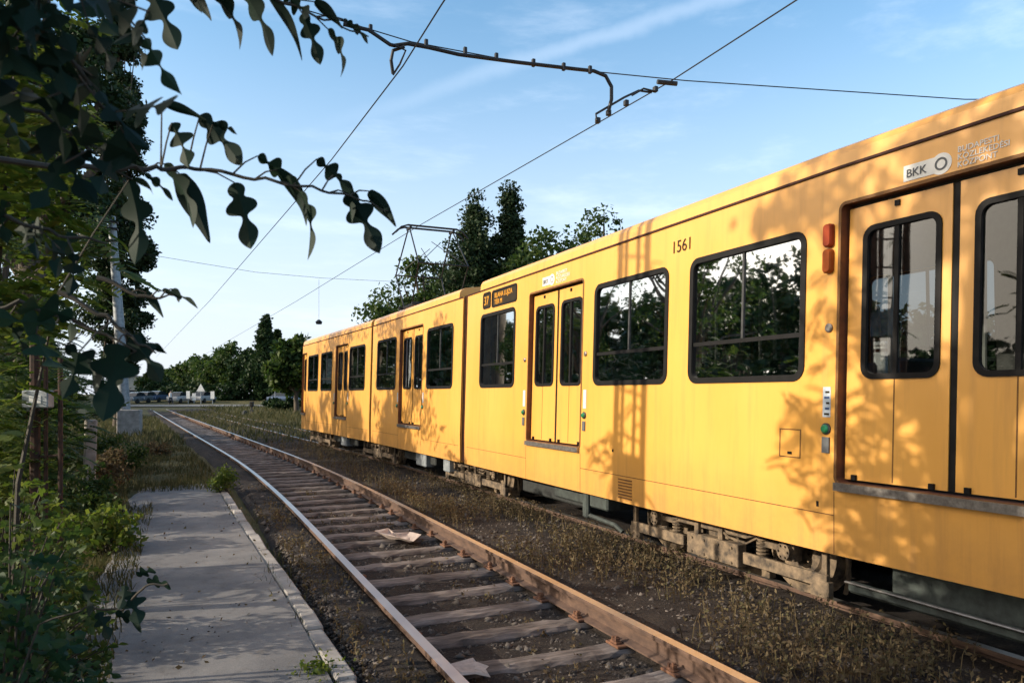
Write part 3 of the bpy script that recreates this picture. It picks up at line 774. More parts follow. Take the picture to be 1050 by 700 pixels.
for k in (-.14, .14):
    g.tube([pc+Vector((-.88, k, 5.3)), pc+Vector((-.74, k, 5.44)), pc+Vector((-.6, k, 5.49)), pc+Vector((.6, k, 5.49)), pc+Vector((.74, k, 5.44)), pc+Vector((.88, k, 5.3))], .022, 6)
    g.box(tuple(pc+Vector((-.6, k-.03, 5.485))), tuple(pc+Vector((.6, k+.03, 5.51))), .004)
for sx in (-.52, .52): g.box(tuple(pc+Vector((sx-.025, -.15, 5.42))), tuple(pc+Vector((sx+.025, .15, 5.47))), .004)
g.build('contact_strip', 'wire', po)

# ------------------------------------------------------------------ overhead line
def wire(pts, r, label, name='contact_wire', cat='wire', group=None, n=5):
    g = MB(); g.tube(pts, r, n); return tag(g.build(name, 'wire'), label, cat, group)
WZ = 5.47
wire([(2.25, -10, WZ), (2.33, 7, WZ), (2.34, 8.4, WZ-.02), (2.22, 12.3, WZ), (1.0, 33, WZ+.02), (-2.6, 85, WZ)], .0085, 'thin contact wire strung above the empty track, crossing the sky at left')
wire([(5.6, -10, WZ), (5.47, 5.4, WZ), (5.46, 7.5, WZ-.01), (4.98, 16.5, 5.52), (4.3, 32, 5.5), (1.5, 85, WZ)], .0085, 'thin contact wire above the tram, touching its pantograph')
# span wire with the curved steady tube
zs = lambda x: 5.34 + (.0 if x > 2.4 else .42*((2.4-x)/1.6))
spn = [(-1.9, 9.42, 6.75), (.81, 8.62, 6.03), (2.37, 8.15, 5.63), (3.8, 7.73, 5.44), (5.5, 7.25, 5.38), (9.0, 6.2, 5.34), (14, 4.7, 5.6)]
sw = wire(spn, .007, 'long span wire slung across both tracks carrying a bent black tube', 'span_wire')
stube = thing('steady_tube', at(520, 68, 8.6), 'black bent steady tube clamped under the span wire between both contact wires', 'steady arm')
g = MB()
tp = [at(352, 25, 8.1), at(378, 31, 8.15), at(400, 46, 8.2), at(404, 47, 8.25), at(418, 45, 8.25), at(440, 49, 8.3), at(470, 56, 8.35), at(530, 64, 8.5), at(590, 71, 8.65), at(609, 73, 8.7), at(621, 78, 8.72), at(627, 89, 8.75), at(627, 102, 8.77), at(624, 114, 8.8)]
g.tube(tp, .022, 8); g.tube([at(415, 48, 8.25), at(403, 52, 8.25), at(401, 62, 8.25), at(403, 76, 8.3)], .02, 8); g.tube([at(404, 46, 8.2), at(416, 52, 8.25), at(410, 66, 8.3), at(403, 77, 8.3)], .012, 6)
g.build('bent_tube', 'wire', stube)
for px, py in ((380, 31), (437, 46), (477, 54), (509, 60), (547, 66), (578, 70), (605, 73)):
    c = MB(); q = at(px, py, 8.2+(px-352)/270*.5); c.box(tuple(q+Vector((-.02, -.02, -.03))), tuple(q+Vector((.02, .02, .06))), .006); c.build('clamp', 'wire', stube)
bridle = thing('wire_bridle', at(650, 100, 8.9), 'small double clamp bridle holding the contact wire over the tram', 'clamp')
g = MB(); g.tube([at(612, 124, 8.75), at(611, 117, 8.8), at(640, 100, 8.85), at(655, 93, 8.9), at(668, 95, 8.95)], .014, 6); g.tube([at(648, 98, 8.85), at(660, 91, 8.9), at(672, 94, 8.95)], .012, 6); g.build('bridle_rod', 'wire', bridle)
for px, py in ((613, 124), (624, 116), (642, 106), (672, 92)):
    c = MB(); q = at(px, py, 8.8+(px-613)/60*.2); c.box(tuple(q+Vector((-.025, -.03, -.03))), tuple(q+Vector((.025, .03, .035))), .006); c.build('clamp', 'wire', bridle)
c = MB(); c.tube([at(674, 84, 9.05), at(694, 86, 9.1)], .03, 8); c.build('insulator', 'dark_steel', bridle)

# concrete mast standing on its plinth beside the grass verge, with the far span wire
pb = at(128, 446, 31); 
mast = thing('overhead_line_mast', (pb.x, pb.y, -.12), 'tall grey overhead-line mast rising from a concrete block on the grass verge', 'pole')
g = MB(); 
g.tube([at(129, 440, 31.3), at(122, 330, 31.3), at(114.5, 222, 31.3)], [.24, .2, .15], 10); g.build('pole', 'galv', mast, smooth=True)
g = MB(); q = at(133, 446, 31); T = Matrix.Translation((q.x, q.y, 0)) @ Matrix.Rotation(-.1, 4, 'Z'); g.box((-.43, -.4, -.2), (.43, .4, .98), .03, T); g.build('plinth', 'concrete', mast)
g = MB(); q = at(115, 235, 31.3); 
for dz in (0, -.5, .3): g.box(tuple(q+Vector((-.22, -.22, dz-.04))), tuple(q+Vector((.22, .22, dz+.04))), .01)
g.build('band', 'dark_steel', mast)
wire([at(116, 255, 31.3), at(200, 269, 33), at(262, 279, 35), at(330, 285, 38), at(430, 290, 42)], .009, 'far thin span wire running from the grey mast across the tracks', 'span_wire')
lamp = thing('hanging_lamp', at(327, 330, 33), 'small dark lamp hanging in the sky above the far end of the tram', 'lamp')
g = MB(); q = at(327, 330, 33); g.tube([q+Vector((0, 0, .1)), q, q-Vector((0, 0, .1))], [.05, .16, .12], 10); g.tube([q+Vector((0, 0, .1)), q+Vector((0, 0, 1.9))], .006, 4); g.build('lamp_body', 'wire', lamp)

# lattice mast beside the path, out of the picture to the left (its shadow falls on the tram)
SUN_AZ, SUN_EL = R(-78), R(20)
sd = Vector((math.sin(SUN_AZ)*math.cos(SUN_EL), math.cos(SUN_AZ)*math.cos(SUN_EL), math.sin(SUN_EL)))
k = (-2.15-4.28)/sd.x
lm = thing('lattice_mast', (-2.15, 6.62+sd.y*k, -.12), 'rusty lattice mast carrying the span wire beside the path', 'pole')
bx0 = lm.location
g = MB(); tilt = Matrix.Translation(bx0) @ Matrix.Rotation(-SUN_AZ, 4, 'Z')
for sx in (-.27, -.1, .13, .25):
    g.tube([tilt @ Vector((sx, 0, 0)), tilt @ Vector((sx*.95, 0, 7.2))], .06 if abs(sx) > .2 else .04, 6)
for i in range(15):
    z = .3+i*.48; g.tube([tilt @ Vector((-.27, 0, z)), tilt @ Vector((.25, 0, z+.06))], .018, 5)
g.build('lattice', 'rust', lm); g = MB(); T = tilt; g.box((-.27, -.05, 3.05), (.27, .1, 3.5), .01, T); g.build('switch_box', 'galv', lm)

# ------------------------------------------------------------------ plants
def unit(a): return a/np.maximum(1e-9, np.linalg.norm(a, axis=-1, keepdims=True))
def leaf_quads(C, size, aspect=.55, droop=.3, fold=.25, up=None):
    n = len(C); s = size*nr.uniform(.6, 1.35, (n, 1))
    d = unit(nr.normal(size=(n, 3)) + np.array([0, 0, -droop])); t = unit(nr.normal(size=(n, 3)))
    w = unit(np.cross(d, t)); nn = np.cross(w, d)
    V = np.empty((n, 4, 3)); V[:, 0] = C; V[:, 2] = C+d*s
    mid = C+d*s*.45
    V[:, 1] = mid+w*s*aspect*.5+nn*s*fold*.3; V[:, 3] = mid-w*s*aspect*.5+nn*s*fold*.3
    return V
QF = [(0, 1, 2), (0, 2, 3)]
def clumps(n, c, rad, hollow=.45, flat=False):
    """clump centres through an uneven ellipsoid, most of them towards its skin"""
    d = unit(nr.normal(size=(n, 3))); r = hollow+(1-hollow)*nr.random((n, 1))**.6
    lump = 1+.22*np.sin(d[:, :1]*5+c[0])*np.cos(d[:, 1:2]*4+c[1])+.15*np.sin(d[:, 2:3]*7+c[2])
    return np.array(c)+d*r*lump*np.array(rad)
def in_clumps(P, per, r):
    q = np.repeat(P, per, 0); rr = np.repeat(r*nr.uniform(.55, 1.35, (len(P), 1)), per, 0)
    d = unit(nr.normal(size=q.shape))*np.array([1, 1, .75]); return q+d*rr*nr.random((len(q), 1))**.45
def limbs(g, base, targets, r0, k=5):
    """a tapered trunk from base with limbs that bend out to the targets"""
    for t in targets:
        t = Vector(t); b = Vector(base); m = b.lerp(t, .45)+Vector((rnd.uniform(-.2, .2), rnd.uniform(-.2, .2), .12*(t-b).length))
        pts = [b, b.lerp(m, .5)+Vector((rnd.uniform(-.05, .05),)*2+(0,)), m, m.lerp(t, .55), t]
        g.tube(pts, [r0, r0*.8, r0*.6, r0*.36, r0*.1], 6, False)
def tree(name, label, cat, x, y, h, parts, leaf, m, per=120, trunk_h=None, tr=.18, group=None, z0=None, aspect=.6):
    """parts: crown lobes as (dx, dy, z, rx, ry, rz, clumps, clump radius)"""
    z0 = ground_h(x, y)-.05 if z0 is None else z0
    t = thing(name, (x, y, z0), label, cat, group)
    g = MB(); th = trunk_h or h*.35; top = Vector((x+rnd.uniform(-.1, .1), y, z0+th))
    g.tube([(x, y, z0-.1), (x+.03, y, z0+th*.1), (x-.04, y+.03, z0+th*.55), top], [tr*1.5, tr*1.1, tr*.9, tr*.75], 9, False)
    V = []
    for dx, dy, z, rx, ry, rz, nc, cr in parts:
        c = (x+dx, y+dy, z0+z); P = clumps(nc, c, (rx, ry, rz))
        sel = P[nr.choice(len(P), min(len(P), 7), replace=False)]
        limbs(g, top-Vector((0, 0, th*rnd.uniform(0, .25))), sel, tr*.55)
        limbs(g, top-Vector((0, 0, .05)), [c], tr*.7)
        V.append(leaf_quads(in_clumps(P, per, cr), leaf, aspect))
    g.build('trunk', 'bark', t, smooth=True); npmesh('crown', np.concatenate(V), 4, m, t, QF)
    return t

# trees beyond the tram, on its right
def tree_at(px, d, ytop, label, name='broad_tree', cat='tree', group=None, spread=.5, m='leaf_mid', per=70, leaf=.28, kind='broad', lobes=4, z0=None):
    p = at(px, 404, d); z0 = ground_h(p.x, p.y)-.05; h = EYE+(404-ytop)/FPX*d - z0
    if kind == 'poplar':
        w = h*spread; parts = [(rnd.uniform(-.1, .1)*w, 0, h*f, w*k, w*k, h*.14, int(46*k+10), w*.34) for f, k in ((.2, .8), (.38, 1.), (.55, .9), (.71, .66), (.84, .36), (.93, .14))]
        return tree(name, label, cat, p.x, p.y, h, parts, leaf, m, per, h*.3, .05*w+.1, group, z0)
    parts = []; w = h*spread
    for i in range(lobes):
        a = 2*math.pi*i/lobes+rnd.random(); rr = w*.45
        parts.append((math.cos(a)*rr, math.sin(a)*rr, h*rnd.uniform(.42, .66), w*.5, w*.5, h*.24, 26, w*.19))
    parts.append((0, 0, h*.74, w*.5, w*.5, h*.22, 26, w*.17))
    return tree(name, label, cat, p.x, p.y, h, parts, leaf, m, per, h*.3, .03*h, group, z0)
GB = 'trees rising behind the tram'
tree_at(483, 46, 212, 'broader of the two dark poplars behind the tram roof, nearer the pantograph', 'poplar_tree', 'tree', GB, .17, 'leaf_poplar', 130, .24, 'poplar')
tree_at(521, 47, 202, 'slim pointed poplar behind the tram roof, the tallest top right of the pantograph', 'poplar_tree', 'tree', GB, .125, 'leaf_poplar', 130, .24, 'poplar')
tree_at(440, 50, 262, 'rounded tree behind the pantograph arms, lowest of those behind the tram roof', 'broad_tree', 'tree', GB, .42, 'leaf_mid', 90, .3)
tree_at(566, 44, 226, 'round-topped tree behind the tram roof, just right of the pointed poplar', 'broad_tree', 'tree', GB, .42, 'leaf_mid', 90, .28)
tree_at(614, 40, 200, 'airy tree with loose twiggy top peeping over the tram roof, rightmost in the sky', 'airy_tree', 'tree', GB, .22, 'leaf_mid', 46, .22, lobes=5)
tree_at(503, 55, 236, 'dark bushy tree showing low between the two poplars behind the tram', 'broad_tree', 'tree', GB, .42, 'leaf_dark', 90, .3)
tree_at(462, 58, 262, 'dark bushy tree filling in between pantograph and broad poplar', 'broad_tree', 'tree', GB, .3, 'leaf_dark', 90, .3)
for px, d, yt in ((700, 34, 262), (790, 30, 290), (880, 28, 305), (960, 26, 310)):
    tree_at(px, d, yt, 'dark tree beyond the tram, glimpsed only through its windows', 'broad_tree', 'tree', 'trees seen through the tram windows', .5, 'leaf_dark', 60, .3)
# far wood beyond the level crossing
GF = 'trees of the far wood beyond the rails'
far = [(304, 66, 338, 'loose green tree beside the cab end of the tram, before the far wood', .36, 'leaf_mid'),
 (284, 92, 352, 'dark tree of the far wood under the short pointed poplar', .6, 'leaf_dark'), (262, 96, 356, 'dark tree of the far wood under the tall poplar', .6, 'leaf_dark'),
 (240, 98, 350, 'large dark tree in the middle of the far wood', .62, 'leaf_mid'), (222, 104, 357, 'green tree of the far wood, left of its large middle tree', .6, 'leaf_mid'),
 (204, 112, 364, 'sunlit green tree behind the white road signs', .6, 'leaf_mid'), (188, 120, 372, 'lower green tree of the far wood above the parked white car', .6, 'leaf_mid'),
 (172, 128, 378, 'small tree at the low left end of the far wood', .6, 'leaf_mid'), (158, 120, 380, 'small bushy tree by the grey parked cars', .6, 'leaf_mid')]
for px, d, yt, lab, spd, m in far: tree_at(px, d if d < 70 else d*.8+34, yt, lab, 'broad_tree', 'tree', GF, spd, m, 60, .5)
tree_at(272, 106, 326, 'tall dark poplar standing above the far wood, its highest point', 'poplar_tree', 'tree', GF, .13, 'leaf_dark', 110, .42, 'poplar')
tree_at(284, 109, 338, 'short pointed poplar right of the tallest one in the far wood', 'poplar_tree', 'tree', GF, .08, 'leaf_dark', 110, .42, 'poplar')
# undergrowth that closes the wood at the ground
g_ = []
for i in range(26):
    p = at(150+i*6.5, 404, 112+rnd.uniform(-4, 4)-(i*.2)); P = clumps(12, (p.x, p.y, ground_h(p.x, p.y)+1.1), (1.6, 1.6, 1.7), .2); g_.append(leaf_quads(in_clumps(P, 36, .7), .5))
tag(npmesh('undergrowth', np.concatenate(g_), 4, 'leaf_dark', None, QF), 'dark undergrowth closing the foot of the far wood', 'undergrowth', kind='stuff')

# left side: tall poplar, then the trees that shade the line
tree_at(120, 37, -60, 'very tall narrow dark poplar at the left edge behind the grey mast', 'poplar_tree', 'tree', None, .07, 'leaf_poplar', 260, .2, 'poplar')
tree_at(34, 29, -160, 'dense dark tree filling the upper left corner, taller than the mast', 'broad_tree', 'tree', None, .17, 'leaf_dark', 170, .22)
GL = 'trees shading the line from the left'
def side_tree(x, y, h, zc, rxy, rz, nc, label, m='leaf_mid', per=150, leaf=.13, cr=.55, name='roadside_tree'):
    parts = [(0, 0, zc, rxy, rxy, rz, nc, cr), (rxy*.5, -rxy*.4, zc-rz*.4, rxy*.6, rxy*.6, rz*.5, nc//2, cr*.8), (-rxy*.3, rxy*.5, zc+rz*.3, rxy*.6, rxy*.6, rz*.5, nc//2, cr*.8)]
    return tree(name, label, 'tree', x, y, h, parts, leaf, m, per, zc*.55, .14, GL)
side_tree(-5.2, 4.9, 9, 6.6, 1.8, 1.9, 26, 'leafy tree left of the path, out of the picture, dappling the tram', per=75, cr=.42)
side_tree(-5.0, 1.3, 8, 5.2, 1.9, 2.4, 34, 'leafy tree left of the photographer, out of the picture', per=100)
side_tree(-4.6, -1., 8, 5.2, 2.3, 2.5, 50, 'leafy tree just behind the photographer, out of the picture', per=110)
side_tree(-4.6, 17.2, 9, 6.2, 2.2, 3.0, 30, 'tree with a dense crown behind the rusty posts at left', per=80)
side_tree(-4.4, 23, 10, 6.4, 2.4, 3.2, 26, 'second tree behind the rusty posts, farther along the line', per=80)
side_tree(-6.4, 31., 9, 5.4, 2.0, 3.0, 40, 'third tree behind the rusty posts, by the narrow poplar', per=100)
for i in range(9):
    y = 9+i*2.9; h = 4.6 if y < 18 else 9.8
    tree('row_tree', 'tree of a dense row across the field to the left, mirrored in the tram windows', 'tree', -14.5+rnd.uniform(-.5, .5)-.08*y, y, h, [(0, 0, h*.42, 1.8, 2.2, h*.42, 34, .7), (0, 0, h*.7, 1.5, 1.9, h*.3, 26, .6)], .32, 'leaf_dark', 44, h*.3, .14, 'row of trees across the field to the left', aspect=.75)
for i in range(15):
    y = 66+i*11+i*i*.5; h = 19+rnd.uniform(-2, 2)
    tree('wood_tree', 'tall tree of a distant wood to the left, mirrored in the tram windows', 'tree', -47+rnd.uniform(-3, 3), y, h, [(0, 0, h*.42, 7, 8, h*.42, 60, 2.4), (0, 0, h*.7, 5, 6, h*.3, 40, 2.)], 1.0, 'leaf_dark', 40, h*.3, .4, 'distant wood to the left', aspect=.75)
for i, (x, y) in enumerate(((-38, 8), (-40, 18), (-36, 27), (-41, 38), (-34, 50), (-30, 62), (-42, 0))):
    tree('distant_tree', 'low distant tree across the field to the left, out of the picture', 'tree', x, y, 6, [(0, 0, 3.4, 3.6, 5.2, 2.6, 40, 1.2)], .5, 'leaf_dark', 60, 2.2, .2, 'distant trees to the left')

# compound leaves: a rachis with paired leaflets
def fronds(P, ln, npair=7, leaflet=.3):
    out = []
    for p in P:
        d = Vector((rnd.gauss(.35, .8), rnd.gauss(-.2, .8), rnd.uniform(-.3, .5))).normalized(); side = d.cross(Vector((rnd.gauss(0, .3), rnd.gauss(0, .3), 1))).normalized(); up = side.cross(d)
        l = ln*rnd.uniform(.7, 1.2); p = Vector(p)
        for i in range(npair+1):
            t = (i+1)/(npair+1); c = p+d*l*t-Vector((0, 0, .35*l*t*t)); w = l*leaflet*(1-.45*abs(t-.5))
            for sgn in ((-1, 1) if i < npair else (0,)):
                a = (side*sgn+d*(.35 if sgn else 1)-up*.25).normalized(); b = d*.16*w*2.2 if sgn else side*.3*w
                out.append((c, c+a*w*.5+b*.9, c+a*w, c+a*w*.5-b*.9))
    return np.array([[tuple(q) for q in f] for f in out])
iv = np.array([tuple(tilt @ Vector((.2+.62*q*rnd.random(), rnd.uniform(-.15, .15), 3.42+(rnd.random()-.5)*.75*(1-q*.8)))) for q in [rnd.random() for _ in range(46)]]+[tuple(tilt @ Vector((rnd.uniform(-.3, .3), rnd.uniform(-.1, .1), rnd.uniform(3., 6.)))) for _ in range(34)])
npmesh('climbing_shoot', fronds(iv, .22), 4, 'leaf_mid', lm, QF)
def shrub(x, y, h, r, n, label, name, m, kind='frond', nst=7, ln=.34, group=None, rz=None, zc=None):
    z0 = ground_h(x, y)-.04; t = thing(name, (x, y, z0), label, 'shrub', group); g = MB(); zc = zc or h*.55; rz = rz or h*.48
    P = clumps(n, (x, y, z0+zc), (r, r, rz), .25); P = P[P[:, 2] > z0+.05]
    for k in range(nst):
        q = P[rnd.randrange(len(P))]; g.tube([(x+rnd.uniform(-.15, .15), y+rnd.uniform(-.15, .15), z0-.05), (x+(q[0]-x)*.4, y+(q[1]-y)*.4, z0+(q[2]-z0)*.55), tuple(q)], [.02, .014, .005], 5, False)
    g.build('stem', 'twig', t)
    if kind == 'frond': V = fronds(P, ln)
    else: V = leaf_quads(in_clumps(P, 40, .16), ln, .7)
    npmesh('foliage', V, 4, m, t, QF); return t
GH = 'shrubs of the hedge left of the path'
shrub(-.92, 4.6, 3.5, .5, 300, 'feathery young robinia with sunlit leaflets, nearest tree at the left edge', 'robinia_sapling', 'leaf_bright', zc=2.6, rz=1.0, ln=.26, nst=2)
shrub(-1.3, 6.7, 2.1, .42, 170, 'low feathery shrub between the posts and the brambles, left edge', 'robinia_shrub', 'leaf_bright', zc=1.35, rz=.62, ln=.22, nst=3, group=GH)
shrub(-1.05, 4.95, 4.6, .55, 200, 'taller feathery robinia behind the nearest one, its top in the upper left corner', 'robinia_sapling', 'leaf_bright', zc=3.5, rz=1.15, ln=.28, nst=2)
shrub(-1.95, 10.9, 2.6, .8, 430, 'feathery green shrub growing in front of the rusty posts, left edge of the picture', 'robinia_shrub', 'leaf_mid', group=GH)
shrub(-1.75, 7.6, 1.9, .5, 260, 'feathery shrub by the path, directly left of its sunlit patch', 'robinia_shrub', 'leaf_bright', group=GH, ln=.28)
shrub(-2.3, 13.6, 3.2, 1.0, 420, 'tall feathery shrub behind the rusty posts', 'robinia_shrub', 'leaf_mid', group=GH)
shrub(-2.5, 16.8, 3.6, 1.1, 420, 'dark feathery shrub between the rusty posts and the grey mast', 'robinia_shrub', 'leaf_dark', group=GH)
for y in (-2.5, -.9, .6, 2.1, 3.3):
    shrub(-1.75+rnd.uniform(-.15, .15), y, 1.75+rnd.uniform(-.1, .25), .75, 46, 'dense hedge shrub beside the path, out of the picture', 'hedge_shrub', 'leaf_mid', 'leaf', group=GH, ln=.1)
for y in (10.9, 12.6, 14.6):
    shrub(-1.5-.06*y, y, 1.3+rnd.uniform(0, .3), .6, 40, 'low hedge shrub under the feathery shrubs at the left edge', 'hedge_shrub', 'leaf_mid', 'leaf', group=GH, ln=.1)

# lobed leaves of the near climbing mulberry
OUT = [(.0, .0), (.07, .01), (.13, .05), (.13, .11), (.1, .155), (.085, .18), (.1, .205), (.17, .225), (.24, .275), (.235, .35), (.16, .4), (.08, .43), (.045, .46), (.042, .5), (.065, .56), (.125, .63), (.155, .71), (.14, .8), (.08, .91), (.02, .98), (0, 1.)]
def lobed_template():
    V, F = [], []
    n = len(OUT)
    for w, l in OUT: V.append((0, l, .0))
    for sg in (1, -1):
        b = len(V)
        for w, l in OUT: V.append((sg*w, l, .25*w))
        for i in range(n-1):
            q = (i, b+i, b+i+1, i+1); F.append(q if sg > 0 else q[::-1])
    return V, F
def smooth_out(P, it=2):
    for _ in range(it):
        Q = [P[0]]
        for a, b in zip(P[:-1], P[1:]): Q += [(a[0]*.75+b[0]*.25, a[1]*.75+b[1]*.25), (a[0]*.25+b[0]*.75, a[1]*.25+b[1]*.75)]
        P = Q+[P[-1]]
    return P
COARSE = lobed_template(); BASE = OUT; TEMPL = []
for sh in ([1]*21, [.8+.4*math.sin(i*.9) for i in range(21)], None):
    OUT = smooth_out([(w*sh[i], l) for i, (w, l) in enumerate(BASE)] if sh else [(0, 0), (.09, .01), (.12, .07), (.17, .18), (.18, .32), (.15, .48), (.1, .64), (.055, .82), (.03, .94), (0, 1)]); TEMPL.append(lobed_template())
FINE = TEMPL[0]; LV, LF = FINE
def add_leaf(g, base, tip, roll, curl=.12, wid=1., asym=1.):
    base = Vector(base); tip = Vector(tip); d = tip-base; l = d.length; d.normalize()
    view = (base-Vector((0, 0, EYE))).normalized(); w = d.cross(view).normalized(); nn = w.cross(d)
    q = Matrix.Rotation(roll, 3, d); w = q @ w; nn = q @ nn; i = len(g.v)
    for a, b, c in LV:
        aa = a*(asym if a > 0 else 1)*wid
        g.v.append(tuple(base+d*b*l+w*aa*l+nn*(c*l+curl*l*(math.sin(b*3.1)-.3*b))))
    g.f += [tuple(i+k for k in f) for f in LF]
mul = thing('mulberry_plant', (-.75, 1.25, -.12), 'climbing plant with big dark lobed leaves, its twigs hanging across the sky at upper left', 'plant')
tr = MB(); tr.tube([(-.75, 1.25, -.15), (-.72, 1.3, .6), (-.66, 1.32, 1.3), (-.55, 1.35, 1.9), (-.42, 1.38, 2.35)], [.035, .03, .025, .02, .014], 7)
tr.build('stem', 'twig', mul)
def twig(path, leaves, r0=.006, name='branch', extra=()):
    g = MB(); g.tube(path, [r0*(1-.75*i/(len(path)-1)) for i in range(len(path))], 6)
    f = MB()
    for (ax, ay, tx, ty, d, roll, wid) in leaves:
        global LV, LF
        LV, LF = TEMPL[rnd.choice((0, 0, 0, 1, 1, 1, 2))]; a, t = at(ax, ay, d), at(tx, ty, d+rnd.uniform(-.03, .03)); add_leaf(f, a, t, roll, rnd.uniform(.05, .16), wid, rnd.uniform(.75, 1.1))
        ni = min(range(len(path)), key=lambda q: (Vector(path[q])-a).length); near = path[max(0, ni-rnd.choice((2, 3)))]; g.tube([near, Vector(near).lerp(a, .5)+Vector((0, 0, .006)), a], [.0022, .0018, .0014], 5, False)
    for e in extra: g.tube(e, .003, 5)
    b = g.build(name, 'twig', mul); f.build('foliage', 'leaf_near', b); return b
D = 1.55
def path_px(pts): 
    q = [at(*p) for p in pts]; o = []
    for i in range(len(q)-1):
        for k in range(6): o.append(q[i].lerp(q[i+1], k/6)+Vector((0, 0, .004*math.sin(i*2.1+k))))
    return o+[q[-1]]
br2 = path_px([(60, 172, 1.4), (135, 172, 1.45), (165, 172, 1.5), (205, 174, D), (272, 184, D), (330, 194, D), (372, 206, 1.6), (398, 216, 1.62)])
twig([Vector((-.42, 1.38, 2.0))]+br2, [
 (166, 106, 213, 124, 1.5, .5, .7), (205, 118, 249, 170, 1.52, .3, .9), (218, 128, 244, 138, 1.5, .8, .8), (176, 126, 194, 173, 1.48, .4, .95), (184, 178, 216, 250, D, .2, 1.0), (168, 168, 200, 234, 1.52, .9, .8),
 (240, 187, 258, 256, D, .3, 1.05), (264, 160, 312, 200, D, .6, .75), (284, 174, 316, 232, D, .7, .8), (308, 196, 317, 267, D, 1.15, .8), (325, 163, 366, 204, 1.58, .5, .85), (344, 178, 362, 230, 1.6, 1.0, .7), (356, 198, 390, 260, 1.6, .2, 1.05), (378, 196, 407, 233, 1.62, .4, 1.05),
 (148, 178, 178, 206, 1.45, .6, .7), (136, 184, 158, 200, 1.45, .9, .8)])
br1 = path_px([(120, -90, 1.3), (180, -45, 1.4), (240, -18, 1.5), (292, 4, D), (340, 22, 1.58), (378, 38, 1.6)])
twig([Vector((-.42, 1.38, 2.3))]+br1, [
 (152, -14, 183, 52, 1.45, .2, 1.0), (188, -12, 218, 22, 1.5, .7, .9), (214, -10, 248, 52, 1.5, 1.0, .75), (246, -14, 281, 58, D, .75, .8), (276, -2, 311, 63, D, .95, .7), (290, -6, 318, 18, D, .3, 1.), (310, 14, 329, 67, D, .3, .95), (336, 30, 351, 80, 1.58, 1.05, .8), (322, 2, 352, 30, 1.57, .6, .9), (356, 24, 378, 45, 1.6, .7, .7), (136, -30, 168, -5, 1.4, .3, 1.), (352, 20, 372, 36, 1.6, .5, .8), (170, -22, 208, 14, 1.45, .9, .8)])
# shoots that hang down along the left edge
def shoot(pts, n, d0, size, seed):
    rr = random.Random(seed); P = path_px(pts); g = MB(); g.tube(P, [.005*(1-.6*i/(len(P)-1)) for i in range(len(P))], 6); f = MB()
    for i in range(n):
        b = Vector(P[rr.randrange(len(P))]); a = b+Vector((rr.uniform(-.05, .05), rr.uniform(-.06, .06), rr.uniform(-.05, .03)))
        t = a+Vector((rr.uniform(-.6, .6), rr.uniform(-.6, .4), rr.uniform(-1.2, .05))).normalized()*size*rr.uniform(.65, 1.25)
        add_leaf(f, a, t, rr.uniform(-1.2, 1.2), rr.uniform(.03, .2), rr.uniform(.8, 1.2), rr.uniform(.8, 1.1)); g.tube([b, a], .0016, 4, False)
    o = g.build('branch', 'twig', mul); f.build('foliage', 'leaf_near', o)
shoot([(-60, 40, 1.0), (0, 20, 1.0), (60, 40, 1.05), (105, 110, 1.1), (150, 150, 1.2)], 18, 1, .1, 1)
shoot([(-60, 110, 1.1), (0, 100, 1.1), (50, 120, 1.15), (100, 160, 1.2)], 13, 1, .095, 2)
shoot([(-50, -30, .95), (20, -20, 1.), (80, -15, 1.05), (120, 0, 1.15)], 24, 1, .1, 3)
shoot([(-60, 230, 1.3), (0, 220, 1.3), (60, 240, 1.35), (110, 250, 1.4)], 14, 1, .09, 4)
shoot([(-60, 330, 1.4), (20, 310, 1.4), (80, 330, 1.5), (140, 360, 1.5)], 12, 1, .1, 5)
twig(path_px([(60, 300, 1.5), (110, 325, 1.5), (140, 350, 1.5), (160, 362, 1.5)]), [(132, 185, 140, 272, 1.5, .5, .9), (120, 352, 106, 432, 1.45, .1, 1.15), (80, 362, 64, 410, 1.4, .4, 1.1), (134, 344, 166, 392, 1.5, .2, 1.0), (130, 350, 172, 362, 1.5, .7, .9)])
twig(path_px([(100, 285, 1.7), (150, 305, 1.7), (178, 303, 1.7)]), [(150, 300, 168, 326, 1.7, .3, .9), (166, 298, 204, 316, 1.7, .9, .7), (176, 296, 184, 310, 1.7, .5, .9)])

# bramble thicket at the lower left, beside the path
def bramble(x, y, h, r, n, size, label, m, seed):
    global LV, LF; LV, LF = COARSE
    rr = random.Random(seed); z0 = -.12; t = thing('bramble_bush', (x, y, z0), label, 'bush', 'brambles at the lower left'); g = MB(); f = MB()
    for k in range(n):
        a = rr.uniform(0, 6.28); q = Vector((x+math.cos(a)*r*rr.random()**.5, y+math.sin(a)*r*rr.random()**.5, 0)); hh = h*(1-((q-Vector((x, y, 0))).length/r)**2*.7)*rr.uniform(.25, 1.0); q.z = z0+hh
        if k % 5 == 0: g.tube([(x+(q.x-x)*.3, y+(q.y-y)*.3, z0), (x+(q.x-x)*.6, y+(q.y-y)*.6, z0+hh*.8), q], [.006, .005, .003], 5, False)
        d = Vector((rr.gauss(.3, .8), rr.gauss(-.2, .8), rr.uniform(-.7, .25))).normalized()
        add_leaf(f, q, q+d*size*rr.uniform(.6, 1.3), rr.uniform(-1.3, 1.3), rr.uniform(0, .2), rr.uniform(1.0, 1.5), rr.uniform(.85, 1.1))
    LV, LF = FINE; g.build('stem', 'twig', t); f.build('foliage', m, t); return t
bramble(-.62, 3.3, 1.25, .36, 620, .095, 'dark leafy bramble at the bottom left corner of the picture', 'leaf_bramble', 1)
bramble(-.8, 4.4, 1.35, .45, 800, .09, 'leafy bramble behind the corner one, leaning over the edge of the path', 'leaf_mid', 2)
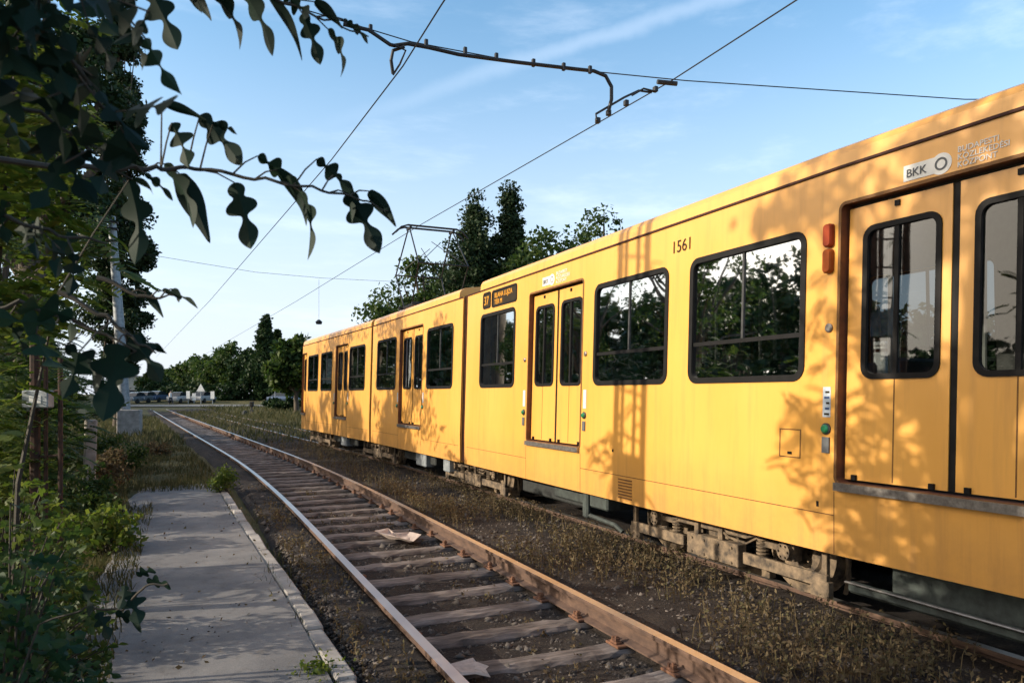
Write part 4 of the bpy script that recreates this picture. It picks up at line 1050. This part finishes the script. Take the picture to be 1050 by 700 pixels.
bramble(-1.05, 5.8, 1.35, .52, 900, .085, 'brighter bramble farther up the edge of the path', 'leaf_bright', 3)
bramble(-1.4, 7.6, 1.3, .6, 800, .085, 'sunlit bramble farthest up the path, beneath the feathery shrubs', 'leaf_bright', 4)
# a shoot that reaches over the path
t = thing('bramble_shoot', (-.75, 2.9, -.1), 'single leafy shoot reaching from the brambles over the asphalt path', 'shoot')
g = MB(); P = path_px([(40, 640, 2.6), (90, 622, 2.6), (125, 625, 2.55), (150, 600, 2.5), (172, 598, 2.5)]); g.tube([Vector((-.75, 2.9, -.1))]+P, .004, 5); g.build('stem', 'twig', t)
f = MB()
for ax, ay, tx, ty, roll, w in ((133, 607, 143, 640, .1, 1.5), (128, 600, 122, 625, .5, 1.4), (150, 596, 176, 603, .8, 1.1), (118, 628, 146, 648, .9, 1.0), (100, 628, 112, 655, .3, 1.2), (140, 590, 160, 585, .6, 1.1), (84, 600, 92, 632, .8, 1.0)): add_leaf(f, at(ax, ay, 2.53), at(tx, ty, 2.5), roll, .1, w)
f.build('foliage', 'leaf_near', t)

# grass and weeds ------------------------------------------------------
def blades(P, h, w, lean=.35):
    n = len(P); hh = h*nr.uniform(.4, 1.3, (n, 1)); a = nr.uniform(0, 2*math.pi, n); s = np.stack([np.cos(a), np.sin(a), 0*a], 1)
    l = np.concatenate([nr.normal(scale=lean, size=(n, 2)), np.ones((n, 1))], 1); V = np.empty((n, 5, 3)); ww = w*nr.uniform(.6, 1.3, (n, 1))
    b = np.concatenate([l[:, :2]*1.0, np.zeros((n, 1))], 1)*hh
    V[:, 0] = P-s*ww; V[:, 1] = P+s*ww; mid = P+np.array([0, 0, 1])*hh*.6+b*.35
    V[:, 2] = mid+s*ww*.7; V[:, 3] = P+np.array([0, 0, 1])*hh*.95+b; V[:, 4] = mid-s*ww*.7; return V
BF = [(0, 1, 2, 4), (4, 2, 3)]
def scatter(n, x0, x1, y0, y1, fz=ground_h, track=True, patch=0., ok=None):
    o = []
    while len(o) < n:
        y = y0+(y1-y0)*rnd.random(); xo = rnd.uniform(x0, x1); x = xo+(bend(y) if track else 0)
        if patch and (.5+.5*math.sin(xo*2.3+y*.7)*math.cos(y*1.1-xo*1.7)+rnd.uniform(-.25, .25)) < patch: continue
        if ok and not ok(xo, y): continue
        o.append((x, y, fz(x, y)-.01))
    return np.array(o)
offpath = lambda x, y: not (y < 15 and path_l(y)-.02 < x < path_r(y)+.2)
V = [blades(scatter(9000, -2.6, -.5, 2.5, 15, ok=offpath), .15, .006), blades(scatter(9000, -3.5, .75, 14.6, 28, ok=offpath, patch=.3), .15, .009), blades(scatter(9000, -6, .9, 28, 60), .3, .02), blades(scatter(350, .55, 1.0, 3, 15, patch=.55), .12, .005), blades(scatter(1500, -.75, -.4, 2.5, 15, lambda x, y: PZ+.005, patch=.5), .1, .005), blades(scatter(900, -.7, .75, 14.1, 15.4, lambda x, y: PZ), .15, .006)]
tag(npmesh('verge_grass', np.concatenate(V), 5, 'grass', None, BF), 'long uneven grass on the verge left of the empty track', 'grass', kind='stuff')
bed_fz2 = lambda x, y: bed_h(x-bend(y), y)
V = [blades(scatter(5000, 3.1, 7.2, 27, 75, bed_fz2), .24, .02), blades(scatter(9000, 7.0, 22, 22, 60), .38, .018), blades(scatter(9000, 6.6, 40, 50, 92), .45, .035), blades(scatter(3000, 3.1, 4.6, 24, 60, patch=.3), .22, .015)]
tag(npmesh('field_grass', np.concatenate(V), 5, 'grass', None, BF), 'rough pale grass on the field right of the tracks', 'grass', kind='stuff')
def bed_fz(x, y): return bed_h(x-bend(y), y)
def stalks(P, h):
    n = len(P); V = [blades(P, h, .0045, .18)]
    q = np.repeat(P, 7, 0); q = q+np.concatenate([nr.normal(scale=.02, size=(len(q), 2)), (h*nr.uniform(.15, 1., (len(q), 1)))], 1)
    L4 = leaf_quads(q, .035, .5, .0); L5 = np.concatenate([L4, L4[:, 3:4]], 1); L5[:, 4] = (L5[:, 3]+L5[:, 0])/2; return np.concatenate(V+[L5])
V = [stalks(scatter(1500, 3.15, 4.55, 3., 13, bed_fz, patch=.42), .2), stalks(scatter(650, 3.1, 4.6, 12, 26, bed_fz, patch=.3), .26), stalks(scatter(240, .98, 1.35, 3, 14, bed_fz, patch=.55), .1), stalks(scatter(150, 1.5, 2.8, 3, 14, bed_fz, patch=.6), .06), stalks(scatter(300, 3.1, 4.5, 1.5, 4, bed_fz, patch=.4), .12)]
tag(npmesh('dry_weeds', np.concatenate(V), 5, 'dry_weed', None, [(0, 1, 2, 4), (4, 2, 3)]), 'brown dry weeds standing in the ballast between the two tracks', 'weeds', kind='stuff')
for px, d, h, lab, m in ((98, 10.5, .75, 'leafy weed crowding the left edge of the path near the concrete post', 'leaf_mid'), (112, 13.5, .8, 'dry bushy weed on the verge beside the far end of the path', 'dry_weed'), (132, 17, .6, 'low weed on the verge beyond the path, before the concrete block', 'leaf_mid'), (96, 16, 1.1, 'bushy weed behind the concrete fence post', 'leaf_mid'), (160, 21, .45, 'low tuft alone in the verge grass right of the concrete block', 'dry_weed'), (104, 8., .55, 'weed leaning on the left edge of the path by the sunlit patch', 'leaf_bright')):
    p = at(px, 404, d); shrub(p.x, p.y, h, .42, 34, lab, 'verge_weed', m, 'leaf', nst=6, ln=.07, group='weeds on the left verge')
# green tuft at the end of the kerb
shrub(.62, 13.7, .5, .16, 24, 'small green tuft of weed at the far end of the kerb', 'weed_tuft', 'leaf_bright', 'leaf', nst=5, ln=.05)
shrub(.78, 4.6, .13, .13, 14, 'flat green tuft of weed growing on the kerb', 'weed_tuft', 'leaf_bright', 'leaf', nst=3, ln=.03)
# loose stones
OC = np.array([(1, 0, 0), (0, 1, 0), (-1, 0, 0), (0, -1, 0), (0, 0, 1), (0, 0, -1)], float); OF = [(0, 1, 4), (1, 2, 4), (2, 3, 4), (3, 0, 4), (1, 0, 5), (2, 1, 5), (3, 2, 5), (0, 3, 5)]
def stones(P, s):
    n = len(P); q = OC[None]+nr.normal(scale=.28, size=(n, 6, 3)); q = q*np.array([1, 1, .7])*(s*nr.lognormal(0, .45, (n, 1, 1))); return P[:, None, :]+q
V = [stones(scatter(9000, 1.5, 2.9, 1.6, 12, bed_fz), .015), stones(scatter(6000, .96, 1.42, 1.4, 9, bed_fz), .011), stones(scatter(12000, .96, 4.6, 1.4, 9, bed_fz), .0095), stones(scatter(3500, .96, 4.6, 7, 16, bed_fz), .016), stones(scatter(2500, 3.0, 4.6, 2, 9, bed_fz), .017), stones(scatter(900, -.9, .95, 1.6, 12, lambda x, y: PZ+.004 if offpath(x, y) is False else ground_h(x, y)), .005)]
tag(npmesh('gravel', np.concatenate(V), 6, 'stone', None, OF), 'loose stones scattered over the dark trackbed', 'gravel', kind='stuff')
V = leaf_quads(scatter(130, -.5, .8, 1.8, 13, lambda x, y: PZ+.022), .035, .6, .2)
tag(npmesh('fallen_leaves', V, 4, 'dry_weed', None, QF), 'dry fallen leaves scattered over the asphalt path', 'leaves', kind='stuff')

# litter
def paper(name, pts, z, label, seed, wr=.02):
    rr = random.Random(seed); g = MB(); c = sum((Vector(p) for p in pts), Vector((0, 0)))/len(pts); n = len(pts); rows = []
    for k in range(5):
        f = k/4; rows.append([(c.x+(p[0]-c.x)*f, c.y+(p[1]-c.y)*f, z+rr.uniform(0, wr)*(.4+f)) for p in pts])
    g.grid(rows, True); o = g.build(name, 'litter'); md = o.modifiers.new('solid', 'SOLIDIFY'); md.thickness = .003
    return tag(o, label, 'litter')
def gp(px, py, z): 
    d = FPX*(EYE-z)/(py-404); q = at(px, py, d); return (q.x, q.y)
paper('paper_sheet', [gp(x, y, -.13) for x, y in ((459, 681), (485, 675), (488, 678), (501, 684), (498, 687), (503, 693), (487, 690), (470, 692))], -.135, 'flat pale sheet of paper lying on a sleeper at the bottom edge of the picture', 3, .012)
paper('crumpled_rag', [gp(x, y, -.14) for x, y in ((384, 549), (398, 546), (404, 549), (424, 547), (432, 553), (424, 558), (410, 556), (396, 553))], -.14, 'crumpled pinkish rag lying on the sleepers between the rails', 4, .05)

# rusty post frame with a grey box
PD = 5.6; q = at(50, 520, PD)
pf = thing('post_frame', (q.x, q.y, -.15), 'rusty post frame with a small grey cabinet among the shrubs at the left edge', 'post')
g = MB()
for px, r in ((36, .036), (62, .017), (47, .015)):
    q = at(px, 404, PD); g.tube([(q.x, q.y, -.2), (q.x, q.y, 2.3 if r > .03 else 1.9)], r, 8)
for py in (468, 402): g.tube([at(34, py+1, PD), at(66, py-2, PD)], .01, 6)
g.build('post', 'rust_dark', pf); g = MB(); q = at(39, 409, PD-.08); T = Matrix.Translation(q) @ Matrix.Rotation(-.45, 4, 'Z'); g.box((-.1, -.04, -.065), (.1, .04, .065), .008, T); b = g.build('cabinet', 'galv', pf); g = MB(); g.box((-.04, -.043, -.03), (.05, -.039, .025), 0, T); g.build('plate', 'print_white', b)
q = gp(91, 512, -.15); cp = thing('concrete_post', (q[0], q[1], -.2), 'short pale concrete fence post standing in dry grass left of the path', 'post')
g = MB(); T = Matrix.Translation((q[0], q[1], 0)) @ Matrix.Rotation(.2, 4, 'Z') @ Matrix.Rotation(.03, 4, 'Y'); g.box((-.09, -.08, -.25), (.09, .08, 1.2), .02, T); g.build('shaft', 'concrete', cp)

# white posts on the far side of the tram, seen through its windows
for i, (x, y, h, w) in enumerate(((10.2, 10.0, 2.9, .12), (9.8, 12.1, 2.6, .2), (10.4, 8.6, 2.6, .15), (10.8, 15.2, 3.0, .2), (10.2, 6.9, 2.9, .1))):
    g = MB(); z0 = ground_h(x, y)-.1; g.box((x-w/2, y-w, z0), (x+w/2, y+w, z0+h), .02); g.box((x-w/2-.03, y-w-.03, z0+h+.002), (x+w/2+.03, y+w+.03, z0+h+.07), .015)
    tag(g.build('white_post', 'white_paint'), 'white post beyond the tram, glimpsed only through its windows', 'post', 'white posts behind the tram')

# far: level crossing road, signs, cars, people, house
g = MB(); rows = []
for i in range(61):
    px = -900+i*40; rows.append([(q.x, q.y, ground_h(q.x, q.y)+.10) for q in (at(px, 404, 88.5), at(px, 404, 90.5), at(px, 404, 92.5), at(px, 404, 94.5))])
g.grid(rows); tag(g.build('crossing_road', 'road', smooth=True), kind='structure')
def car(px, d, m, yaw, label):
    p = at(px, 404, d); z = ground_h(p.x, p.y)+.02; t = thing('parked_car', (p.x, p.y, z), label, 'car', 'cars parked beyond the level crossing')
    T = Matrix.Translation((p.x, p.y, z)) @ Matrix.Rotation(yaw, 4, 'Z')
    sec = [(-2.1, .35, .62, .7), (-2.05, .3, .86, .8), (-1.3, .28, .95, .84), (0, .26, .97, .85), (1.1, .28, .92, .84), (1.9, .3, .74, .8), (2.1, .36, .6, .7)]
    g = MB(); g.grid([[T @ Vector((x, sgn*w*k, zz)) for sgn, k, zz in ((-1, .9, a), (-1, 1, (a+b)/2), (-1, .93, b), (1, .93, b), (1, 1, (a+b)/2), (1, .9, a))] for x, a, b, w in sec], True)
    for r_ in (0, -1): x, a, b, w = sec[r_]; g.face([T @ Vector((x, sgn*w*.9, zz)) for sgn, zz in ((-1, a), (-1, b), (1, b), (1, a))])
    rf = [(-1.55, .95, .78), (-1.0, 1.4, .66), (.2, 1.45, .66), (1.0, .95, .78)]
    g.build('body', m, t); c = MB(); c.grid([[T @ Vector((x, -w, zz)), T @ Vector((x, w, zz))] for x, zz, w in rf])
    for sgn in (-1, 1): c.face([T @ Vector((x, sgn*w, zz)) for x, zz, w in rf])
    c.build('cabin_glass', 'car_glass', t); r = MB(); r.grid([[T @ Vector((x, -.62, 1.425+zz)), T @ Vector((x, .62, 1.425+zz))] for x, zz in ((-1.0, -.01), (-.4, .05), (.2, .04))]); r.build('roof', m, t)
    for x in (-1.3, 1.3):
        for sgn in (-1, 1): w = MB(); w.cyl(T @ Vector((x, sgn*.76, .31)), T.to_3x3() @ Vector((0, 1, 0)), .31, .2, 16); w.build('wheel', 'tyre', t)
car(141, 99, 'car_silver', 1.05, 'silver car parked beyond the crossing, leftmost of the row beside the mast')
car(152, 101, 'car_silver', 1.05, 'silver car parked beyond the crossing, between two other cars')
car(163, 103, 'car_blue', 1.05, 'dark blue car parked at the right end of the row beside the mast')
car(185, 100, 'car_white', 1.05, 'white car parked under the trees, right of the parked row')
car(209, 101, 'car_white', 1.05, 'white car parked behind the triangular white road sign')
car(291, 99, 'car_blue', -.5, 'dark car standing under the trees left of the tram cab')
def sign_post(px, d, h, label, shape):
    p = at(px, 404, d); z = ground_h(p.x, p.y); t = thing('road_sign', (p.x, p.y, z-.1), label, 'sign'); g = MB(); g.tube([(p.x, p.y, z-.1), (p.x, p.y, z+h)], .05, 6); g.build('post', 'galv', t)
    T = Matrix.Translation((p.x, p.y, z+h)) @ Matrix.Rotation(-YAW, 4, 'Z'); g = MB()
    if shape == 'tri': a = [(-.55, 0), (.55, 0), (0, 1.0)]
    elif shape == 'diamond': a = [(0, -.5), (.5, 0), (0, .5), (-.5, 0)]
    else: a = [(-.25, -.9), (.25, -.9), (.25, .1), (-.25, .1)]
    g.grid([[T @ Vector((x, yy, zz)) for x, zz in a] for yy in (-.06, -.03)], True); g.face([T @ Vector((x, -.06, zz)) for x, zz in a]); g.build('sign_plate', 'white_paint', t)
sign_post(206, 97, 1.7, 'white triangular sign on a post before the far wood', 'tri')
sign_post(193, 98, 1.6, 'narrow white board on a post left of the triangular sign', 'board')
sign_post(199, 98.5, 1.3, 'lower narrow white board beside the triangular sign', 'board')
sign_post(218, 97, 1.6, 'narrow white board on a post right of the triangular sign', 'board')
sign_post(282, 95, 3.4, 'small white sign high against the dark wood left of the tram', 'diamond')
def person(px, d, top, label, walk=.18):
    p = at(px, 404, d); z = ground_h(p.x, p.y)+.02; t = thing('person', (p.x, p.y, z), label, 'person'); o = Vector((p.x, p.y, z)); rx = Vector(CR+(0,)); fy = Vector(CF+(0,)); up = Vector((0, 0, 1))
    V = lambda a, b, c: o+rx*a+fy*b+up*c
    vs = [V(0, 0, .92), V(0, 0, 1.2), V(0, 0, 1.42), V(0, 0, 1.52), V(0, .01, 1.64), V(.0, 0, 1.74), V(-.19, 0, 1.4), V(-.24, .03, 1.14), V(-.22, -.1, .9), V(.19, 0, 1.4), V(.24, -.03, 1.14), V(.22, .1, .9), V(-.1, 0, .88), V(-.1-walk*.3, .05, .48), V(-.1-walk, .02, .06), V(-.1-walk+.1, -.1, .03), V(.1, 0, .88), V(.1+walk*.4, -.02, .48), V(.1+walk, .05, .06), V(.1+walk+.1, -.07, .03)]
    ed = [(0,1),(1,2),(2,3),(3,4),(4,5),(2,6),(6,7),(7,8),(2,9),(9,10),(10,11),(0,12),(12,13),(13,14),(14,15),(0,16),(16,17),(17,18),(18,19)]
    ra = [.14,.13,.15,.06,.1,.08,.06,.045,.035,.06,.045,.035,.09,.06,.045,.035,.09,.06,.045,.035]
    me = bpy.data.meshes.new('body'); me.from_pydata([tuple(v-o) for v in vs], ed, []); b = bpy.data.objects.new('body', me); COL.objects.link(b); b.parent = t; me.materials.append(M['skin'])
    me.skin_vertices.new(name='') if hasattr(me.skin_vertices, 'new') else None
    md = b.modifiers.new('skin', 'SKIN')
    for i, s_ in enumerate(me.skin_vertices[0].data): s_.radius = (ra[i], ra[i]); s_.use_root = (i == 0)
    b.modifiers.new('sub', 'SUBSURF').levels = 1
    for nm, pts, rad, m in (('shirt', [V(0, 0, .86), V(0, 0, 1.0), V(0, 0, 1.2), V(0, 0, 1.38), V(0, 0, 1.47)], [.17, .17, .165, .18, .09], top), ('trousers', [V(-.1-walk*.9, .02, .12), V(-.1-walk*.3, .05, .48), V(-.09, 0, .88)], [.075, .085, .12], 'cloth_dark'), ('trousers', [V(.1+walk*.9, .05, .12), V(.1+walk*.4, -.02, .48), V(.09, 0, .88)], [.075, .085, .12], 'cloth_dark'), ('hair', [V(0, .03, 1.66), V(0, .03, 1.72), V(0, .02, 1.78)], [.11, .12, .07], 'cloth_dark')):
        g = MB(); g.tube(pts, rad, 10); g.build(nm, m, t, smooth=True)
person(175, 97, 'cloth_white', 'person in a white top walking beyond the crossing, left of the parked white car')
# dwarf signal, marker stone and bush right of the rails
q = gp(258, 424, -.05); ds = thing('dwarf_signal', (q[0], q[1], -.1), 'small dark dwarf signal standing in the pale grass left of the tram', 'signal')
g = MB(); g.tube([(q[0], q[1], -.15), (q[0], q[1], .55)], .07, 8); T = Matrix.Translation((q[0], q[1], 0)) @ Matrix.Rotation(-YAW, 4, 'Z'); g.box((-.12, -.12, -.1), (.12, .12, .3), .02, T); g.build('post', 'dark_steel', ds)
g = MB(); g.box((-.17, -.12, .55), (.17, .12, 1.0), .03, T); h = g.build('signal_head', 'under_dark', ds)
for zz in (.66, .86): g = MB(); g.cyl(T @ Vector((0, -.13, zz)), T.to_3x3() @ Vector((0, 1, 0)), .07, .04, 12); g.build('signal_lens', 'print_dark', h)
q = gp(251, 425, -.05); g = MB(); g.tube([(q[0], q[1], -.2), (q[0], q[1], .1), (q[0]+.02, q[1], .3)], [.3, .26, .12], 7); tag(g.build('marker_stone', 'under_dark'), 'low dark stone in the grass beside the dwarf signal', 'stone')
p = at(290, 404, 72); shrub(p.x, p.y, 1.3, 1.9, 60, 'low green bush in the grass left of the tram cab', 'field_bush', 'leaf_dark', 'leaf', ln=.3, rz=.6)
q = at(141, 404, 170); hs = thing('house', (q.x, q.y, .8), 'pale house with a brown gabled roof far beyond the parked cars', 'house')
T = Matrix.Translation((q.x, q.y, .8)) @ Matrix.Rotation(-.2, 4, 'Z'); g = MB(); g.box((-4, -4, -.5), (4, 4, 2.2), 0, T)
for yy in (-4, 4): g.face([T @ Vector(v) for v in ((-4, yy, 2.2), (4, yy, 2.2), (0, yy, 5))])
g.build('wall', 'render_wall', hs); g = MB(); g.grid([[T @ Vector((x, yy, z)) for yy in (-4.4, 4.4)] for x, z in ((-4.5, 1.95), (0, 5.1), (4.5, 1.95))]); g.build('roof', 'roof_tile', hs)
g = MB(); g.box((-.9, -4.06, .5), (.9, -3.98, 1.7), 0, T); g.build('window', 'car_glass', hs)

# ------------------------------------------------------------------ light
W = bpy.data.worlds.new('World'); S.world = W; W.use_nodes = True; nt = W.node_tree; nt.nodes.clear()
wo = nt.nodes.new('ShaderNodeOutputWorld'); bg = nt.nodes.new('ShaderNodeBackground'); sk = nt.nodes.new('ShaderNodeTexSky')
sk.sky_type = 'NISHITA'; sk.sun_disc = False; sk.sun_elevation = SUN_EL; sk.sun_rotation = SUN_AZ; sk.air_density = 1.0; sk.dust_density = 1.1; sk.ozone_density = 2.0
# thin cirrus and an old contrail, placed by direction in the sky
tc = N(nt, 'TexCoord')
def dotn(v): 
    d = N(nt, 'VectorMath', operation='DOT_PRODUCT'); d.inputs[1].default_value = v; L(nt, tc.outputs['Generated'], d.inputs[0]); return d.outputs['Value']
a = (at(390, 112, 1)-Vector((0, 0, EYE))).normalized(); b = (at(740, -2, 1)-Vector((0, 0, EYE))).normalized(); pn = a.cross(b).normalized(); mid = (a+b).normalized(); along = (b-a).normalized()
mp = N(nt, 'Mapping'); mp.inputs['Scale'].default_value = (9, 9, 9); L(nt, tc.outputs['Generated'], mp.inputs[0]); nz = noise(nt, 1.0, 6, .6, mp.outputs[0])
wob = N(nt, 'MapRange', i_3=-.015, i_4=.015); L(nt, nz.outputs[0], wob.inputs[0]); ds_ = N(nt, 'Math', operation='ADD'); L(nt, dotn(tuple(pn)), ds_.inputs[0]); L(nt, wob.outputs[0], ds_.inputs[1])
ab = N(nt, 'Math', operation='ABSOLUTE'); L(nt, ds_.outputs[0], ab.inputs[0])
st = N(nt, 'MapRange', interpolation_type='SMOOTHSTEP', i_1=.015, i_2=.0, i_3=0., i_4=.75); L(nt, ab.outputs[0], st.inputs[0])
al = N(nt, 'MapRange', interpolation_type='SMOOTHSTEP', i_1=-.36, i_2=.1, i_3=0., i_4=1.); L(nt, dotn(tuple(along)), al.inputs[0])
m1 = N(nt, 'Math', operation='MULTIPLY'); L(nt, st.outputs[0], m1.inputs[0]); L(nt, al.outputs[0], m1.inputs[1])
mp2 = N(nt, 'Mapping'); mp2.inputs['Scale'].default_value = (2, 5, 12); mp2.inputs['Rotation'].default_value = (.3, .2, .5); L(nt, tc.outputs['Generated'], mp2.inputs[0]); nz2 = noise(nt, 1.3, 7, .62, mp2.outputs[0])
ci = N(nt, 'MapRange', interpolation_type='SMOOTHSTEP', i_1=.48, i_2=.78, i_3=0., i_4=1.); L(nt, nz2.outputs[0], ci.inputs[0])
mx = N(nt, 'Math', operation='MAXIMUM'); L(nt, m1.outputs[0], mx.inputs[0]); L(nt, ci.outputs[0], mx.inputs[1]); am = N(nt, 'Math', operation='MULTIPLY', i_1=.13); L(nt, mx.outputs[0], am.inputs[0])
cm = N(nt, 'MixRGB', i_2=(7.5, 7.6, 8.0, 1)); L(nt, am.outputs[0], cm.inputs[0]); tn = N(nt, 'MixRGB', blend_type='MULTIPLY', i_0=1., i_2=(.8, 1.0, .99, 1)); L(nt, sk.outputs[0], tn.inputs[1])
# thin high haze that whitens the sky towards the horizon
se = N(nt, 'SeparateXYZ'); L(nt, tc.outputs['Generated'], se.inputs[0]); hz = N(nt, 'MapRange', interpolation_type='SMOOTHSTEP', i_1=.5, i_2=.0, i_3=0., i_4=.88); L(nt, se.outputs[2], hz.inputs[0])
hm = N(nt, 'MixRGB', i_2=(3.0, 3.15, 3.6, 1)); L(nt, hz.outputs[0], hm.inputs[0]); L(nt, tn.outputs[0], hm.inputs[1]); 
# wide warm glow added round the sun, out of view, to fill the tram's shade
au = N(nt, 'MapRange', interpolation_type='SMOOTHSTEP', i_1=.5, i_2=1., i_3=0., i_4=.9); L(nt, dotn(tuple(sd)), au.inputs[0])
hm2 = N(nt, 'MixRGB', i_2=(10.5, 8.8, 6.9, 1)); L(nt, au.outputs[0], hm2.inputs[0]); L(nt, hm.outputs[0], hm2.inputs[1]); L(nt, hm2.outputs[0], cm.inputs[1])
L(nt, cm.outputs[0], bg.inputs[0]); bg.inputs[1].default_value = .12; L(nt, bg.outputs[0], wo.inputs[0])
su = bpy.data.lights.new('sun', 'SUN'); su.energy = 2.45; su.angle = R(.5); su.color = (1, .88, .7); so = bpy.data.objects.new('sun', su); COL.objects.link(so)
so.rotation_euler = sd.to_track_quat('Z', 'Y').to_euler(); so.location = (-20, 10, 20)
S.view_settings.view_transform = 'Standard'; S.view_settings.look = 'None'; S.view_settings.exposure = 1.32; S.view_settings.gamma = 1
